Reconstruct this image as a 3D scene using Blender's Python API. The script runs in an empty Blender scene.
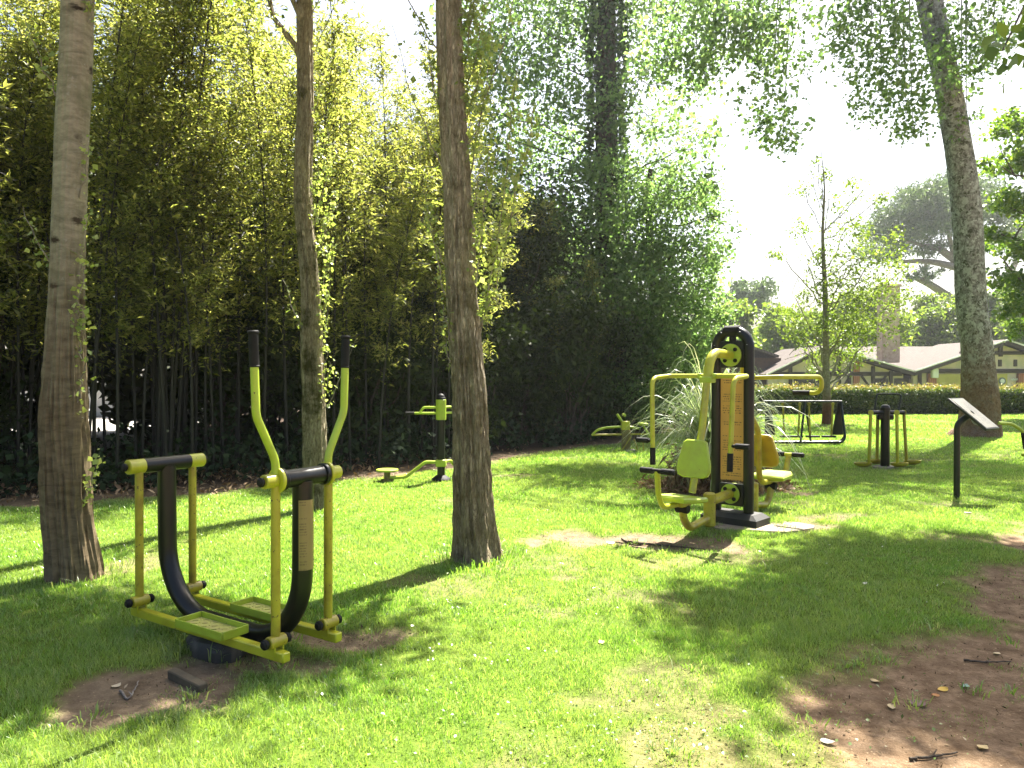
import bpy, math, random
import numpy as np
from mathutils import Vector, Matrix
random.seed(7)
rng = np.random.default_rng(11)
scene = bpy.context.scene
col = scene.collection
PI = math.pi
F = 760.0          # focal length in pixels of a 1024 wide frame
CH = 1.5           # camera height
HV = 375.0         # horizon row
def at(u, v, Y):
    return np.array([(u - 512) / F * Y, Y, CH - (v - HV) / F * Y])

# ------------------------------------------------------------------ render / world / light
scene.render.engine = 'CYCLES'
scene.cycles.use_denoising = True
scene.cycles.max_bounces = 7
scene.cycles.diffuse_bounces = 4
scene.cycles.transmission_bounces = 5
scene.cycles.glossy_bounces = 2
scene.cycles.caustics_reflective = False
scene.cycles.caustics_refractive = False
scene.cycles.sample_clamp_indirect = 8
vs = scene.view_settings
scene.display_settings.display_device = 'sRGB'
vs.view_transform = 'Standard'; vs.look = 'None'; vs.gamma = 1.0
vs.use_curve_mapping = False
vs.exposure = 2.6
SUN_AZ, SUN_EL = math.radians(32), math.radians(58)
sunvec = Vector((math.sin(SUN_AZ) * math.cos(SUN_EL), math.cos(SUN_AZ) * math.cos(SUN_EL), math.sin(SUN_EL)))
w = bpy.data.worlds.new("World"); scene.world = w; w.use_nodes = True
nt = w.node_tree
bg = nt.nodes['Background']
sky = nt.nodes.new('ShaderNodeTexSky'); sky.sky_type = 'NISHITA'; sky.sun_disc = False
sky.sun_elevation = SUN_EL; sky.sun_rotation = SUN_AZ
sky.air_density = 1.0; sky.dust_density = 5.0; sky.ozone_density = 1.0
nt.links.new(sky.outputs[0], bg.inputs[0]); bg.inputs[1].default_value = 0.05
ld = bpy.data.lights.new('sun', 'SUN'); ld.energy = 5.0; ld.angle = math.radians(0.53); ld.color = (1.0, 0.95, 0.86)
lo = bpy.data.objects.new('sun', ld); col.objects.link(lo)
lo.rotation_euler = (-sunvec).to_track_quat('-Z', 'Y').to_euler(); lo.location = (5, 10, 30)
cd = bpy.data.cameras.new('camera'); co = bpy.data.objects.new('camera', cd); col.objects.link(co)
cd.sensor_width = 36; cd.lens = F / 1024 * 36; cd.clip_end = 3000; cd.clip_start = 0.05
co.location = (0, 0, CH); co.rotation_euler = (PI / 2 - math.atan((384 - HV) / F), 0, 0)
scene.camera = co

# ------------------------------------------------------------------ materials
def new_mat(name):
    m = bpy.data.materials.new(name); m.use_nodes = True
    n = m.node_tree; n.nodes.clear()
    out = n.nodes.new('ShaderNodeOutputMaterial')
    return m, n, out
def N(n, t, **kw):
    x = n.nodes.new(t)
    for k, v in kw.items():
        if k.startswith('i_'):
            key = k[2:]
            key = int(key) if key.isdigit() else key.replace('_', ' ')
            x.inputs[key].default_value = v
        else: setattr(x, k, v)
    return x
def rgba(c): return (c[0], c[1], c[2], 1)
def ramp(n, stops):
    r = n.nodes.new('ShaderNodeValToRGB')
    e = r.color_ramp.elements
    while len(e) < len(stops): e.new(0.5)
    for k, (p, c) in enumerate(stops): e[k].position = p; e[k].color = rgba(c)
    return r
def paint(name, c, rough=0.35, wear=None, worn=0.0, coat=0.0, scale=9.0, metallic=0.0, spec=0.5):
    """painted / coated surface with a little unevenness and dirt"""
    m, n, out = new_mat(name)
    p = N(n, 'ShaderNodeBsdfPrincipled'); p.inputs['Roughness'].default_value = rough
    p.inputs['Coat Weight'].default_value = coat; p.inputs['Metallic'].default_value = metallic
    p.inputs['Specular IOR Level'].default_value = spec
    tc = N(n, 'ShaderNodeTexCoord')
    nz = N(n, 'ShaderNodeTexNoise'); nz.inputs['Scale'].default_value = scale; nz.inputs['Detail'].default_value = 6
    n.links.new(tc.outputs['Object'], nz.inputs['Vector'])
    w_ = wear or tuple(x * 0.55 for x in c)
    r = ramp(n, [(0.30, w_), (0.30 + 0.25 + 0.001, c), (1.0, tuple(min(1, x * 1.08) for x in c))])
    n.links.new(nz.outputs[0], r.inputs[0])
    if worn:      # chips and scuffs through the paint, with dull rusty dirt
        nc = N(n, 'ShaderNodeTexNoise'); nc.inputs['Scale'].default_value = 38; nc.inputs['Detail'].default_value = 4; nc.inputs['Roughness'].default_value = .7
        n.links.new(tc.outputs['Object'], nc.inputs['Vector'])
        rc = ramp(n, [(worn - .04, (0, 0, 0)), (worn, (1, 1, 1))]); n.links.new(nc.outputs[0], rc.inputs[0])
        mc = N(n, 'ShaderNodeMix', data_type='RGBA'); n.links.new(rc.outputs[0], mc.inputs[0]); n.links.new(r.outputs[0], mc.inputs[6]); mc.inputs[7].default_value = (.07, .04, .018, 1)
        n.links.new(mc.outputs[2], p.inputs['Base Color'])
    else: n.links.new(r.outputs[0], p.inputs['Base Color'])
    nz2 = N(n, 'ShaderNodeTexNoise'); nz2.inputs['Scale'].default_value = 60
    n.links.new(tc.outputs['Object'], nz2.inputs['Vector'])
    b = N(n, 'ShaderNodeBump'); b.inputs['Strength'].default_value = 0.06; b.inputs['Distance'].default_value = 0.01
    n.links.new(nz2.outputs[0], b.inputs['Height']); n.links.new(b.outputs[0], p.inputs['Normal'])
    mr = N(n, 'ShaderNodeMapRange'); mr.inputs[3].default_value = max(0.05, rough - 0.1); mr.inputs[4].default_value = rough + 0.2
    n.links.new(nz.outputs[0], mr.inputs[0]); n.links.new(mr.outputs[0], p.inputs['Roughness'])
    n.links.new(p.outputs[0], out.inputs[0])
    return m
def leaf_mat(name, stops, trans=0.4, rough=0.45, tint=1.25, spec=0.35, patch=None, tc_=(1.42, 1.5, .75)):
    """leaf: colour varies from leaf to leaf; light passes through the blade"""
    m, n, out = new_mat(name)
    g = N(n, 'ShaderNodeNewGeometry')
    r = ramp(n, stops); n.links.new(g.outputs['Random Per Island'], r.inputs[0])
    colr = r.outputs[0]
    if patch:
        tc = N(n, 'ShaderNodeTexCoord')
        nz = N(n, 'ShaderNodeTexNoise'); nz.inputs['Scale'].default_value = patch[0]; nz.inputs['Detail'].default_value = 4
        n.links.new(tc.outputs['Object'], nz.inputs['Vector'])
        rr = ramp(n, [(0.42, (0, 0, 0)), (0.68, (1, 1, 1))]); n.links.new(nz.outputs[0], rr.inputs[0])
        ml = N(n, 'ShaderNodeMath', operation='MULTIPLY'); n.links.new(rr.outputs[0], ml.inputs[0]); ml.inputs[1].default_value = patch[2]
        mx = N(n, 'ShaderNodeMix', data_type='RGBA'); n.links.new(ml.outputs[0], mx.inputs[0])
        n.links.new(colr, mx.inputs[6]); mx.inputs[7].default_value = rgba(patch[1]); colr = mx.outputs[2]
    p = N(n, 'ShaderNodeBsdfPrincipled'); p.inputs['Roughness'].default_value = rough
    p.inputs['Specular IOR Level'].default_value = spec
    n.links.new(colr, p.inputs['Base Color'])
    t = N(n, 'ShaderNodeBsdfTranslucent')
    mm = N(n, 'ShaderNodeMix', data_type='RGBA', blend_type='MULTIPLY'); mm.inputs[0].default_value = 1
    n.links.new(colr, mm.inputs[6]); mm.inputs[7].default_value = (tc_[0] * tint, tc_[1] * tint, tc_[2], 1)
    n.links.new(mm.outputs[2], t.inputs[0])
    mix = N(n, 'ShaderNodeMixShader'); mix.inputs[0].default_value = trans
    n.links.new(p.outputs[0], mix.inputs[1]); n.links.new(t.outputs[0], mix.inputs[2])
    n.links.new(mix.outputs[0], out.inputs[0])
    return m
def bark_mat(name, stops, zscale=0.25, scale=14.0, bump=0.7, lichen=None, low=None, dist=0.03, crack=1.6, scars=None):
    m, n, out = new_mat(name)
    p = N(n, 'ShaderNodeBsdfPrincipled'); p.inputs['Roughness'].default_value = 0.9; p.inputs['Specular IOR Level'].default_value = 0.15
    tc = N(n, 'ShaderNodeTexCoord'); mp = N(n, 'ShaderNodeMapping'); mp.inputs['Scale'].default_value = (1, 1, zscale)
    n.links.new(tc.outputs['Object'], mp.inputs['Vector'])
    nz = N(n, 'ShaderNodeTexNoise'); nz.inputs['Scale'].default_value = scale; nz.inputs['Detail'].default_value = 8; nz.inputs['Roughness'].default_value = 0.65
    nz.inputs['Distortion'].default_value = 0.4
    n.links.new(mp.outputs[0], nz.inputs['Vector'])
    vo = N(n, 'ShaderNodeTexVoronoi', feature='DISTANCE_TO_EDGE'); vo.inputs['Scale'].default_value = scale * 1.3
    mp2 = N(n, 'ShaderNodeMapping'); mp2.inputs['Scale'].default_value = (1, 1, zscale * 0.8)
    ad = N(n, 'ShaderNodeMixRGB', blend_type='ADD'); ad.inputs[0].default_value = 0.12
    n.links.new(tc.outputs['Object'], ad.inputs[1]); n.links.new(nz.outputs[1], ad.inputs[2])
    n.links.new(ad.outputs[0], mp2.inputs['Vector']); n.links.new(mp2.outputs[0], vo.inputs['Vector'])
    sm = N(n, 'ShaderNodeMath', operation='SMOOTH_MIN'); sm.inputs[1].default_value = 0.25; sm.inputs[2].default_value = 0.1
    n.links.new(vo.outputs['Distance'], sm.inputs[0])
    mu = N(n, 'ShaderNodeMath', operation='MULTIPLY_ADD'); mu.inputs[1].default_value = crack
    n.links.new(sm.outputs[0], mu.inputs[0]); n.links.new(nz.outputs[0], mu.inputs[2])
    r = ramp(n, stops); n.links.new(mu.outputs[0], r.inputs[0])
    colr = r.outputs[0]
    def over(colr, scale_, lo, hi, c, zs=1.0):
        a = N(n, 'ShaderNodeTexNoise'); a.inputs['Scale'].default_value = scale_; a.inputs['Detail'].default_value = 5; a.inputs['Roughness'].default_value = 0.7
        mq = N(n, 'ShaderNodeMapping'); mq.inputs['Scale'].default_value = (1, 1, zs); mq.inputs['Location'].default_value = (3.1, 1.7, scale_)
        n.links.new(tc.outputs['Object'], mq.inputs['Vector']); n.links.new(mq.outputs[0], a.inputs['Vector'])
        rr = ramp(n, [(lo, (0, 0, 0)), (hi, (1, 1, 1))]); n.links.new(a.outputs[0], rr.inputs[0])
        mx = N(n, 'ShaderNodeMix', data_type='RGBA'); n.links.new(rr.outputs[0], mx.inputs[0]); n.links.new(colr, mx.inputs[6]); mx.inputs[7].default_value = rgba(c)
        return mx.outputs[2]
    for L in (lichen or []): colr = over(colr, *L)
    if scars:   # dark branch scars
        vs_ = N(n, 'ShaderNodeTexVoronoi'); vs_.inputs['Scale'].default_value = scars[0]
        ms = N(n, 'ShaderNodeMapping'); ms.inputs['Scale'].default_value = (1, 1, 1.9)
        n.links.new(ad.outputs[0], ms.inputs['Vector']); n.links.new(ms.outputs[0], vs_.inputs['Vector'])
        sc = N(n, 'ShaderNodeSeparateColor'); n.links.new(vs_.outputs['Color'], sc.inputs[0])
        g1 = N(n, 'ShaderNodeMath', operation='GREATER_THAN'); g1.inputs[1].default_value = .55; n.links.new(sc.outputs[0], g1.inputs[0])
        rs = ramp(n, [(.14, (1, 1, 1)), (.26, (0, 0, 0))]); n.links.new(vs_.outputs['Distance'], rs.inputs[0])
        m3 = N(n, 'ShaderNodeMath', operation='MULTIPLY'); n.links.new(g1.outputs[0], m3.inputs[0]); n.links.new(rs.outputs[0], m3.inputs[1])
        mx = N(n, 'ShaderNodeMix', data_type='RGBA'); n.links.new(m3.outputs[0], mx.inputs[0]); n.links.new(colr, mx.inputs[6]); mx.inputs[7].default_value = (.035, .026, .018, 1)
        colr = mx.outputs[2]
    if low:   # different bark below a height (object z)
        sp = N(n, 'ShaderNodeSeparateXYZ'); n.links.new(tc.outputs['Object'], sp.inputs[0])
        a = N(n, 'ShaderNodeTexNoise'); a.inputs['Scale'].default_value = 2.5; a.inputs['Detail'].default_value = 6
        n.links.new(tc.outputs['Object'], a.inputs['Vector'])
        m2 = N(n, 'ShaderNodeMath', operation='MULTIPLY_ADD'); m2.inputs[1].default_value = low[2]; n.links.new(a.outputs[0], m2.inputs[0]); n.links.new(sp.outputs[2], m2.inputs[2])
        mr = N(n, 'ShaderNodeMapRange'); mr.inputs[1].default_value = low[0]; mr.inputs[2].default_value = low[1]; mr.inputs[3].default_value = low[4] if len(low) > 4 else 0.85; mr.inputs[4].default_value = 0
        n.links.new(m2.outputs[0], mr.inputs[0])
        mx = N(n, 'ShaderNodeMix', data_type='RGBA'); n.links.new(mr.outputs[0], mx.inputs[0]); n.links.new(colr, mx.inputs[6])
        mz = N(n, 'ShaderNodeMix', data_type='RGBA', blend_type='MULTIPLY'); mz.inputs[0].default_value = 0.8
        rb = ramp(n, [(0.3, (0.25, 0.25, 0.25)), (0.75, (1, 1, 1))]); n.links.new(mu.outputs[0], rb.inputs[0])
        mz.inputs[6].default_value = rgba(low[3]); n.links.new(rb.outputs[0], mz.inputs[7]); n.links.new(mz.outputs[2], mx.inputs[7])
        colr = mx.outputs[2]
    n.links.new(colr, p.inputs['Base Color'])
    b = N(n, 'ShaderNodeBump'); b.inputs['Strength'].default_value = bump; b.inputs['Distance'].default_value = dist
    n.links.new(mu.outputs[0], b.inputs['Height']); n.links.new(b.outputs[0], p.inputs['Normal'])
    n.links.new(p.outputs[0], out.inputs[0])
    return m

LIME = paint('lime_paint', (0.42, 0.43, 0.02), 0.32, (0.33, 0.30, 0.018), coat=0.3, worn=.7)
LIMEG = paint('lime_green_paint', (0.34, 0.45, 0.03), 0.4, (0.29, 0.34, 0.028), coat=0.2, worn=.71)
OLIVE = paint('shaded_lime_paint', (0.37, 0.325, 0.018), 0.4, (0.22, 0.165, 0.014), coat=0.2, worn=.66)  # lime paint with its shaded olive tone put into the colour, plus scuffs
YELLOW = paint('yellow_plastic', (0.38, 0.29, 0.012), 0.4, (0.30, 0.21, 0.012))
BLACK = paint('black_paint', (0.0045, 0.0055, 0.005), 0.30, (0.008, 0.008, 0.006), coat=0.12, spec=.3)
RUBBER = paint('black_rubber', (0.007, 0.007, 0.007), 0.6, (0.012, 0.011, 0.010), spec=.22)
DKGREEN = paint('dark_green_metal', (0.007, 0.013, 0.009), 0.35, (0.012, 0.015, 0.011), coat=0.1, spec=.3)
CONC = paint('concrete', (0.30, 0.27, 0.22), 0.9, (0.20, 0.17, 0.13), scale=20)
DKROCK = paint('grimy_footing', (0.03, 0.029, 0.026), 0.6, (0.08, 0.072, 0.065), scale=12)
TRAYF = paint('worn_tread_plate', (0.42, 0.42, 0.10), 0.6, (0.33, 0.29, 0.10), scale=25)
RUSTY = paint('brownish_cover', (0.16, 0.13, 0.035), 0.5, (0.09, 0.055, 0.02))
WHITEP = paint('white_render', (0.75, 0.73, 0.68), 0.9, (0.6, 0.57, 0.5), scale=2)
CREAM = paint('cream_plaster', (0.62, 0.49, 0.42), 0.9, (0.45, 0.40, 0.30), scale=2)
TIMBER = paint('dark_timber', (0.045, 0.030, 0.022), 0.8, (0.03, 0.02, 0.015))
BROWNW = paint('brown_boards', (0.10, 0.055, 0.035), 0.8, (0.07, 0.04, 0.025), scale=4)
YWALL = paint('yellow_shopfront', (0.50, 0.42, 0.10), 0.8, (0.42, 0.34, 0.08), scale=2)
GLASS = paint('dark_window_glass', (0.02, 0.025, 0.03), 0.08)
STEEL = paint('galvanised_metal', (0.4, 0.4, 0.4), 0.45, (0.3, 0.3, 0.3), metallic=0.6)

def board_mat(name, c, ink, rows=30, axis='Z', width=2.0, dens=0.5):
    """printed board: rows of small text that cannot be read at this size"""
    m, n, out = new_mat(name)
    p = N(n, 'ShaderNodeBsdfPrincipled'); p.inputs['Roughness'].default_value = 0.35
    tc = N(n, 'ShaderNodeTexCoord'); sp = N(n, 'ShaderNodeSeparateXYZ'); n.links.new(tc.outputs['Generated'], sp.inputs[0])
    a = N(n, 'ShaderNodeMath', operation='MULTIPLY'); n.links.new(sp.outputs[axis], a.inputs[0]); a.inputs[1].default_value = rows
    fr = N(n, 'ShaderNodeMath', operation='FRACT'); n.links.new(a.outputs[0], fr.inputs[0])
    fl = N(n, 'ShaderNodeMath', operation='FLOOR'); n.links.new(a.outputs[0], fl.inputs[0])
    s1 = N(n, 'ShaderNodeMath', operation='LESS_THAN'); n.links.new(fr.outputs[0], s1.inputs[0]); s1.inputs[1].default_value = 0.45
    cm = N(n, 'ShaderNodeCombineXYZ')
    xs = N(n, 'ShaderNodeMath', operation='MULTIPLY'); n.links.new(sp.outputs['X'], xs.inputs[0]); xs.inputs[1].default_value = width * 9
    n.links.new(xs.outputs[0], cm.inputs[0]); n.links.new(fl.outputs[0], cm.inputs[1])
    wn = N(n, 'ShaderNodeTexNoise'); wn.inputs['Scale'].default_value = 1.7; wn.inputs['Detail'].default_value = 2
    n.links.new(cm.outputs[0], wn.inputs['Vector'])
    s2 = N(n, 'ShaderNodeMath', operation='GREATER_THAN'); n.links.new(wn.outputs[0], s2.inputs[0]); s2.inputs[1].default_value = dens
    wl = N(n, 'ShaderNodeTexWhiteNoise', noise_dimensions='1D'); n.links.new(fl.outputs[0], wl.inputs['W'])
    s3 = N(n, 'ShaderNodeMath', operation='GREATER_THAN'); n.links.new(wl.outputs[0], s3.inputs[0]); s3.inputs[1].default_value = 0.4
    # margins
    mg = N(n, 'ShaderNodeMath', operation='COMPARE'); n.links.new(sp.outputs['X'], mg.inputs[0]); mg.inputs[1].default_value = 0.5; mg.inputs[2].default_value = 0.38
    m1 = N(n, 'ShaderNodeMath', operation='MULTIPLY'); n.links.new(s1.outputs[0], m1.inputs[0]); n.links.new(s2.outputs[0], m1.inputs[1])
    m2 = N(n, 'ShaderNodeMath', operation='MULTIPLY'); n.links.new(m1.outputs[0], m2.inputs[0]); n.links.new(s3.outputs[0], m2.inputs[1])
    m3 = N(n, 'ShaderNodeMath', operation='MULTIPLY'); n.links.new(m2.outputs[0], m3.inputs[0]); n.links.new(mg.outputs[0], m3.inputs[1])
    nz = N(n, 'ShaderNodeTexNoise'); nz.inputs['Scale'].default_value = 4; n.links.new(tc.outputs['Object'], nz.inputs['Vector'])
    r = ramp(n, [(0.3, tuple(x * 0.8 for x in c)), (0.7, c)]); n.links.new(nz.outputs[0], r.inputs[0])
    mx = N(n, 'ShaderNodeMix', data_type='RGBA'); n.links.new(m3.outputs[0], mx.inputs[0]); n.links.new(r.outputs[0], mx.inputs[6]); mx.inputs[7].default_value = rgba(ink)
    n.links.new(mx.outputs[2], p.inputs['Base Color']); n.links.new(p.outputs[0], out.inputs[0])
    return m
PANEL = board_mat('printed_orange_board', (0.60, 0.31, 0.075), (0.10, 0.05, 0.02), rows=46)
SIGNB = board_mat('printed_info_board', (0.17, 0.16, 0.115), (0.03, 0.03, 0.022), rows=14, axis='Y')
STICK = board_mat('printed_sticker', (0.27, 0.20, 0.075), (0.10, 0.06, 0.03), rows=26)

def tile_mat(name, c, scale):
    m, n, out = new_mat(name)
    p = N(n, 'ShaderNodeBsdfPrincipled'); p.inputs['Roughness'].default_value = 0.85; p.inputs['Specular IOR Level'].default_value = 0.15
    tc = N(n, 'ShaderNodeTexCoord'); mp = N(n, 'ShaderNodeMapping'); n.links.new(tc.outputs['Object'], mp.inputs[0])
    br = N(n, 'ShaderNodeTexBrick'); br.inputs['Scale'].default_value = scale
    br.inputs['Color1'].default_value = rgba(c); br.inputs['Color2'].default_value = rgba(tuple(x * 0.72 for x in c)); br.inputs['Mortar'].default_value = rgba(tuple(x * 0.3 for x in c))
    br.inputs['Mortar Size'].default_value = 0.04
    n.links.new(mp.outputs[0], br.inputs['Vector']); n.links.new(br.outputs[0], p.inputs['Base Color'])
    n.links.new(p.outputs[0], out.inputs[0]); return m
ROOF = tile_mat('roof_tiles', (0.115, 0.095, 0.082), 2.2)
BRICK = tile_mat('orange_brick', (0.42, 0.17, 0.10), 4.0)
STONE = paint('pale_chimney_stone', (0.46, 0.36, 0.27), 0.9, (0.33, 0.24, 0.17), scale=6)

# ------------------------------------------------------------------ mesh helpers
class MB:
    def __init__(s): s.V = []; s.Fc = []; s.n = 0
    def add(s, V, Fc):
        V = np.asarray(V, float)
        s.V.append(V); s.Fc += [tuple(i + s.n for i in f) for f in Fc]; s.n += len(V)
        return s
    def box(s, c, d, rot=None, bev=0.0):
        hx, hy, hz = d[0] / 2, d[1] / 2, d[2] / 2
        b = min(bev, hx * .45, hy * .45, hz * .45)
        if b <= 0:
            V = np.array([(x, y, z) for x in (-hx, hx) for y in (-hy, hy) for z in (-hz, hz)])
            Fc = [(0, 1, 3, 2), (4, 6, 7, 5), (0, 4, 5, 1), (2, 3, 7, 6), (0, 2, 6, 4), (1, 5, 7, 3)]
        else:
            V = []; Fc = []
            idx = {}
            for sx in (-1, 1):
                for sy in (-1, 1):
                    for sz in (-1, 1):
                        for ax in range(3):
                            p = [sx * (hx - b), sy * (hy - b), sz * (hz - b)]
                            p[ax] = (sx * hx, sy * hy, sz * hz)[ax]
                            idx[(sx, sy, sz, ax)] = len(V); V.append(p)
            for ax in range(3):
                o = [a for a in range(3) if a != ax]
                for sg in (-1, 1):
                    q = []
                    for s1, s2 in ((-1, -1), (1, -1), (1, 1), (-1, 1)):
                        k = [0, 0, 0]; k[ax] = sg; k[o[0]] = s1; k[o[1]] = s2
                        q.append(idx[(k[0], k[1], k[2], ax)])
                    Fc.append(tuple(q))
            for ax in range(3):
                o = [a for a in range(3) if a != ax]
                for s1 in (-1, 1):
                    for s2 in (-1, 1):
                        def K(e, a):
                            k = [0, 0, 0]; k[ax] = e; k[o[0]] = s1; k[o[1]] = s2
                            return idx[(k[0], k[1], k[2], a)]
                        Fc.append((K(-1, o[0]), K(1, o[0]), K(1, o[1]), K(-1, o[1])))
            for sx in (-1, 1):
                for sy in (-1, 1):
                    for sz in (-1, 1): Fc.append(tuple(idx[(sx, sy, sz, a)] for a in range(3)))
            V = np.array(V)
        if rot is not None: V = V @ np.array(rot).T
        return s.add(V + np.array(c), Fc)
    def tube(s, pts, r, sides=14, cap=True, wob=None):
        P = np.asarray(pts, float); n = len(P)
        R = np.full(n, r) if np.isscalar(r) else np.asarray(r, float)
        T = np.gradient(P, axis=0); T /= np.linalg.norm(T, axis=1)[:, None] + 1e-12
        up = np.array([0, 0, 1.0]) if abs(T[0][2]) < 0.9 else np.array([1.0, 0, 0])
        A = np.cross(T[0], up); A /= np.linalg.norm(A)
        V = []
        th = np.arange(sides) / sides * 2 * PI
        for i in range(n):
            A = A - T[i] * A.dot(T[i]); A /= np.linalg.norm(A) + 1e-12
            B = np.cross(T[i], A)
            rr = R[i] if wob is None else R[i] * wob(i, th)
            rr = np.broadcast_to(rr, (sides,))
            V.append(P[i] + (np.cos(th) * rr)[:, None] * A + (np.sin(th) * rr)[:, None] * B)
        V = np.concatenate(V)
        Fc = []
        for i in range(n - 1):
            for k in range(sides):
                a, b = i * sides + k, i * sides + (k + 1) % sides
                Fc.append((a, b, b + sides, a + sides))
        if cap:
            Fc.append(tuple(range(sides))[::-1]); Fc.append(tuple((n - 1) * sides + k for k in range(sides)))
        return s.add(V, Fc)
    def cyl(s, a, b, r, sides=20, bev=0.004):
        a = np.array(a, float); b = np.array(b, float); d = (b - a); L = np.linalg.norm(d); d /= L
        e = min(bev, L * .4, r * .4)
        pts = [a, a + d * 1e-5, a + d * e, b - d * e, b - d * 1e-5, b]
        pts = [a, a + d * e, b - d * e, b]
        P = np.array(pts); R = [r - e, r, r, r - e]
        up = np.array([0, 0, 1.0]) if abs(d[2]) < .9 else np.array([1.0, 0, 0])
        A = np.cross(d, up); A /= np.linalg.norm(A); B = np.cross(d, A)
        th = np.arange(sides) / sides * 2 * PI
        V = np.concatenate([P[i] + R[i] * (np.cos(th)[:, None] * A + np.sin(th)[:, None] * B) for i in range(4)])
        Fc = [(i * sides + k, i * sides + (k + 1) % sides, (i + 1) * sides + (k + 1) % sides, (i + 1) * sides + k) for i in range(3) for k in range(sides)]
        Fc += [tuple(range(sides))[::-1], tuple(3 * sides + k for k in range(sides))]
        return s.add(V, Fc)
    def prism(s, poly, ax_u, ax_v, ax_n, origin, t, bev=0.0):
        """extrude the 2-D polygon by t along ax_n, optional chamfer"""
        poly = np.array(poly, float); n = len(poly); c = poly.mean(0)
        o = np.array(origin, float); U, Vv, Nn = (np.array(a, float) for a in (ax_u, ax_v, ax_n))
        def ring(sc, h): 
            q = c + (poly - c) * sc
            return o + q[:, :1] * U + q[:, 1:] * Vv + h * Nn
        size = np.abs(poly - c).max()
        k = 1 - bev / size if bev else 1
        rings = [ring(k, -t / 2), ring(1, -t / 2 + bev), ring(1, t / 2 - bev), ring(k, t / 2)] if bev else [ring(1, -t / 2), ring(1, t / 2)]
        Fc = []
        for i in range(len(rings) - 1):
            for j in range(n):
                a, b = i * n + j, i * n + (j + 1) % n
                Fc.append((a, b, b + n, a + n))
        Fc += [tuple(range(n))[::-1], tuple((len(rings) - 1) * n + j for j in range(n))]
        return s.add(np.concatenate(rings), Fc)
    def dome(s, c, r, h, sides=18, rings=5):
        V = []; Fc = []
        for i in range(rings):
            a = i / rings * PI / 2
            for k in range(sides):
                t = k / sides * 2 * PI
                V.append((c[0] + r * math.cos(a) * math.cos(t), c[1] + r * math.cos(a) * math.sin(t), c[2] + h * math.sin(a)))
        V.append((c[0], c[1], c[2] + h))
        for i in range(rings - 1):
            for k in range(sides):
                a, b = i * sides + k, i * sides + (k + 1) % sides
                Fc.append((a, b, b + sides, a + sides))
        for k in range(sides): Fc.append(((rings - 1) * sides + k, (rings - 1) * sides + (k + 1) % sides, rings * sides))
        Fc.append(tuple(range(sides))[::-1])
        return s.add(V, Fc)
    def build(s, name, m, parent=None, smooth=True, loc=None, off=(0, 0, 0)):
        V = np.concatenate(s.V) - np.array(off)
        me = bpy.data.meshes.new(name)
        me.from_pydata(V.tolist(), [], s.Fc); me.validate()
        import bmesh
        b = bmesh.new(); b.from_mesh(me); bmesh.ops.recalc_face_normals(b, faces=b.faces); b.to_mesh(me); b.free()
        if smooth:
            me.polygons.foreach_set('use_smooth', [True] * len(me.polygons)); me.set_sharp_from_angle(angle=math.radians(38))
        me.materials.append(m)
        o = bpy.data.objects.new(name, me); col.objects.link(o)
        if parent is not None: o.parent = parent
        if loc is not None: o.location = loc
        return o
def fillet(pts, rad, seg=7):
    P = [np.array(p, float) for p in pts]; out = [P[0]]
    for i in range(1, len(P) - 1):
        a, b, c = P[i - 1], P[i], P[i + 1]
        u = a - b; lu = np.linalg.norm(u); u /= lu; v = c - b; lv = np.linalg.norm(v); v /= lv
        ang = math.acos(max(-1, min(1, u.dot(v))))
        if ang > PI - 0.02: out.append(b); continue
        r = rad if np.isscalar(rad) else rad[i - 1]
        d = min(r / math.tan(ang / 2), lu * .49, lv * .49)
        p0, p2 = b + u * d, b + v * d
        rr = d * math.tan(ang / 2)
        ctr = b + (u + v) / np.linalg.norm(u + v) * (rr / math.sin(ang / 2))
        e0, e2 = p0 - ctr, p2 - ctr
        tot = math.acos(max(-1, min(1, e0.dot(e2) / (np.linalg.norm(e0) * np.linalg.norm(e2)))))
        for k in range(seg + 1):
            t = k / seg
            out.append(ctr + (math.sin((1 - t) * tot) * e0 + math.sin(t * tot) * e2) / math.sin(tot))
    out.append(P[-1]); return np.array(out)
def thing(name, label, cat, loc=(0, 0, 0), rotz=0.0, group=None):
    o = bpy.data.objects.new(name, None); col.objects.link(o)
    o.location = loc; o.rotation_euler = (0, 0, rotz); o.empty_display_size = 0.2
    return tag(o, label, cat, group)
def tag(o, label, cat, group=None):
    o['label'] = label; o['category'] = cat
    if group: o['group'] = group
    return o
def np_mesh(name, V, Fq, m, parent=None, smooth=False):
    """fast mesh from arrays (all faces have the same number of corners)"""
    me = bpy.data.meshes.new(name)
    V = np.ascontiguousarray(V, np.float32); Fq = np.ascontiguousarray(Fq, np.int32)
    nf, k = Fq.shape
    me.vertices.add(len(V)); me.vertices.foreach_set('co', V.ravel())
    me.loops.add(nf * k); me.loops.foreach_set('vertex_index', Fq.ravel())
    me.polygons.add(nf); me.polygons.foreach_set('loop_start', np.arange(nf, dtype=np.int32) * k)
    if smooth: me.polygons.foreach_set('use_smooth', np.ones(nf, bool))
    me.update(calc_edges=True)
    me.materials.append(m)
    o = bpy.data.objects.new(name, me); col.objects.link(o)
    if parent is not None: o.parent = parent
    return o
def unit(a): return a / (np.linalg.norm(a, axis=-1, keepdims=True) + 1e-9)
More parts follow.
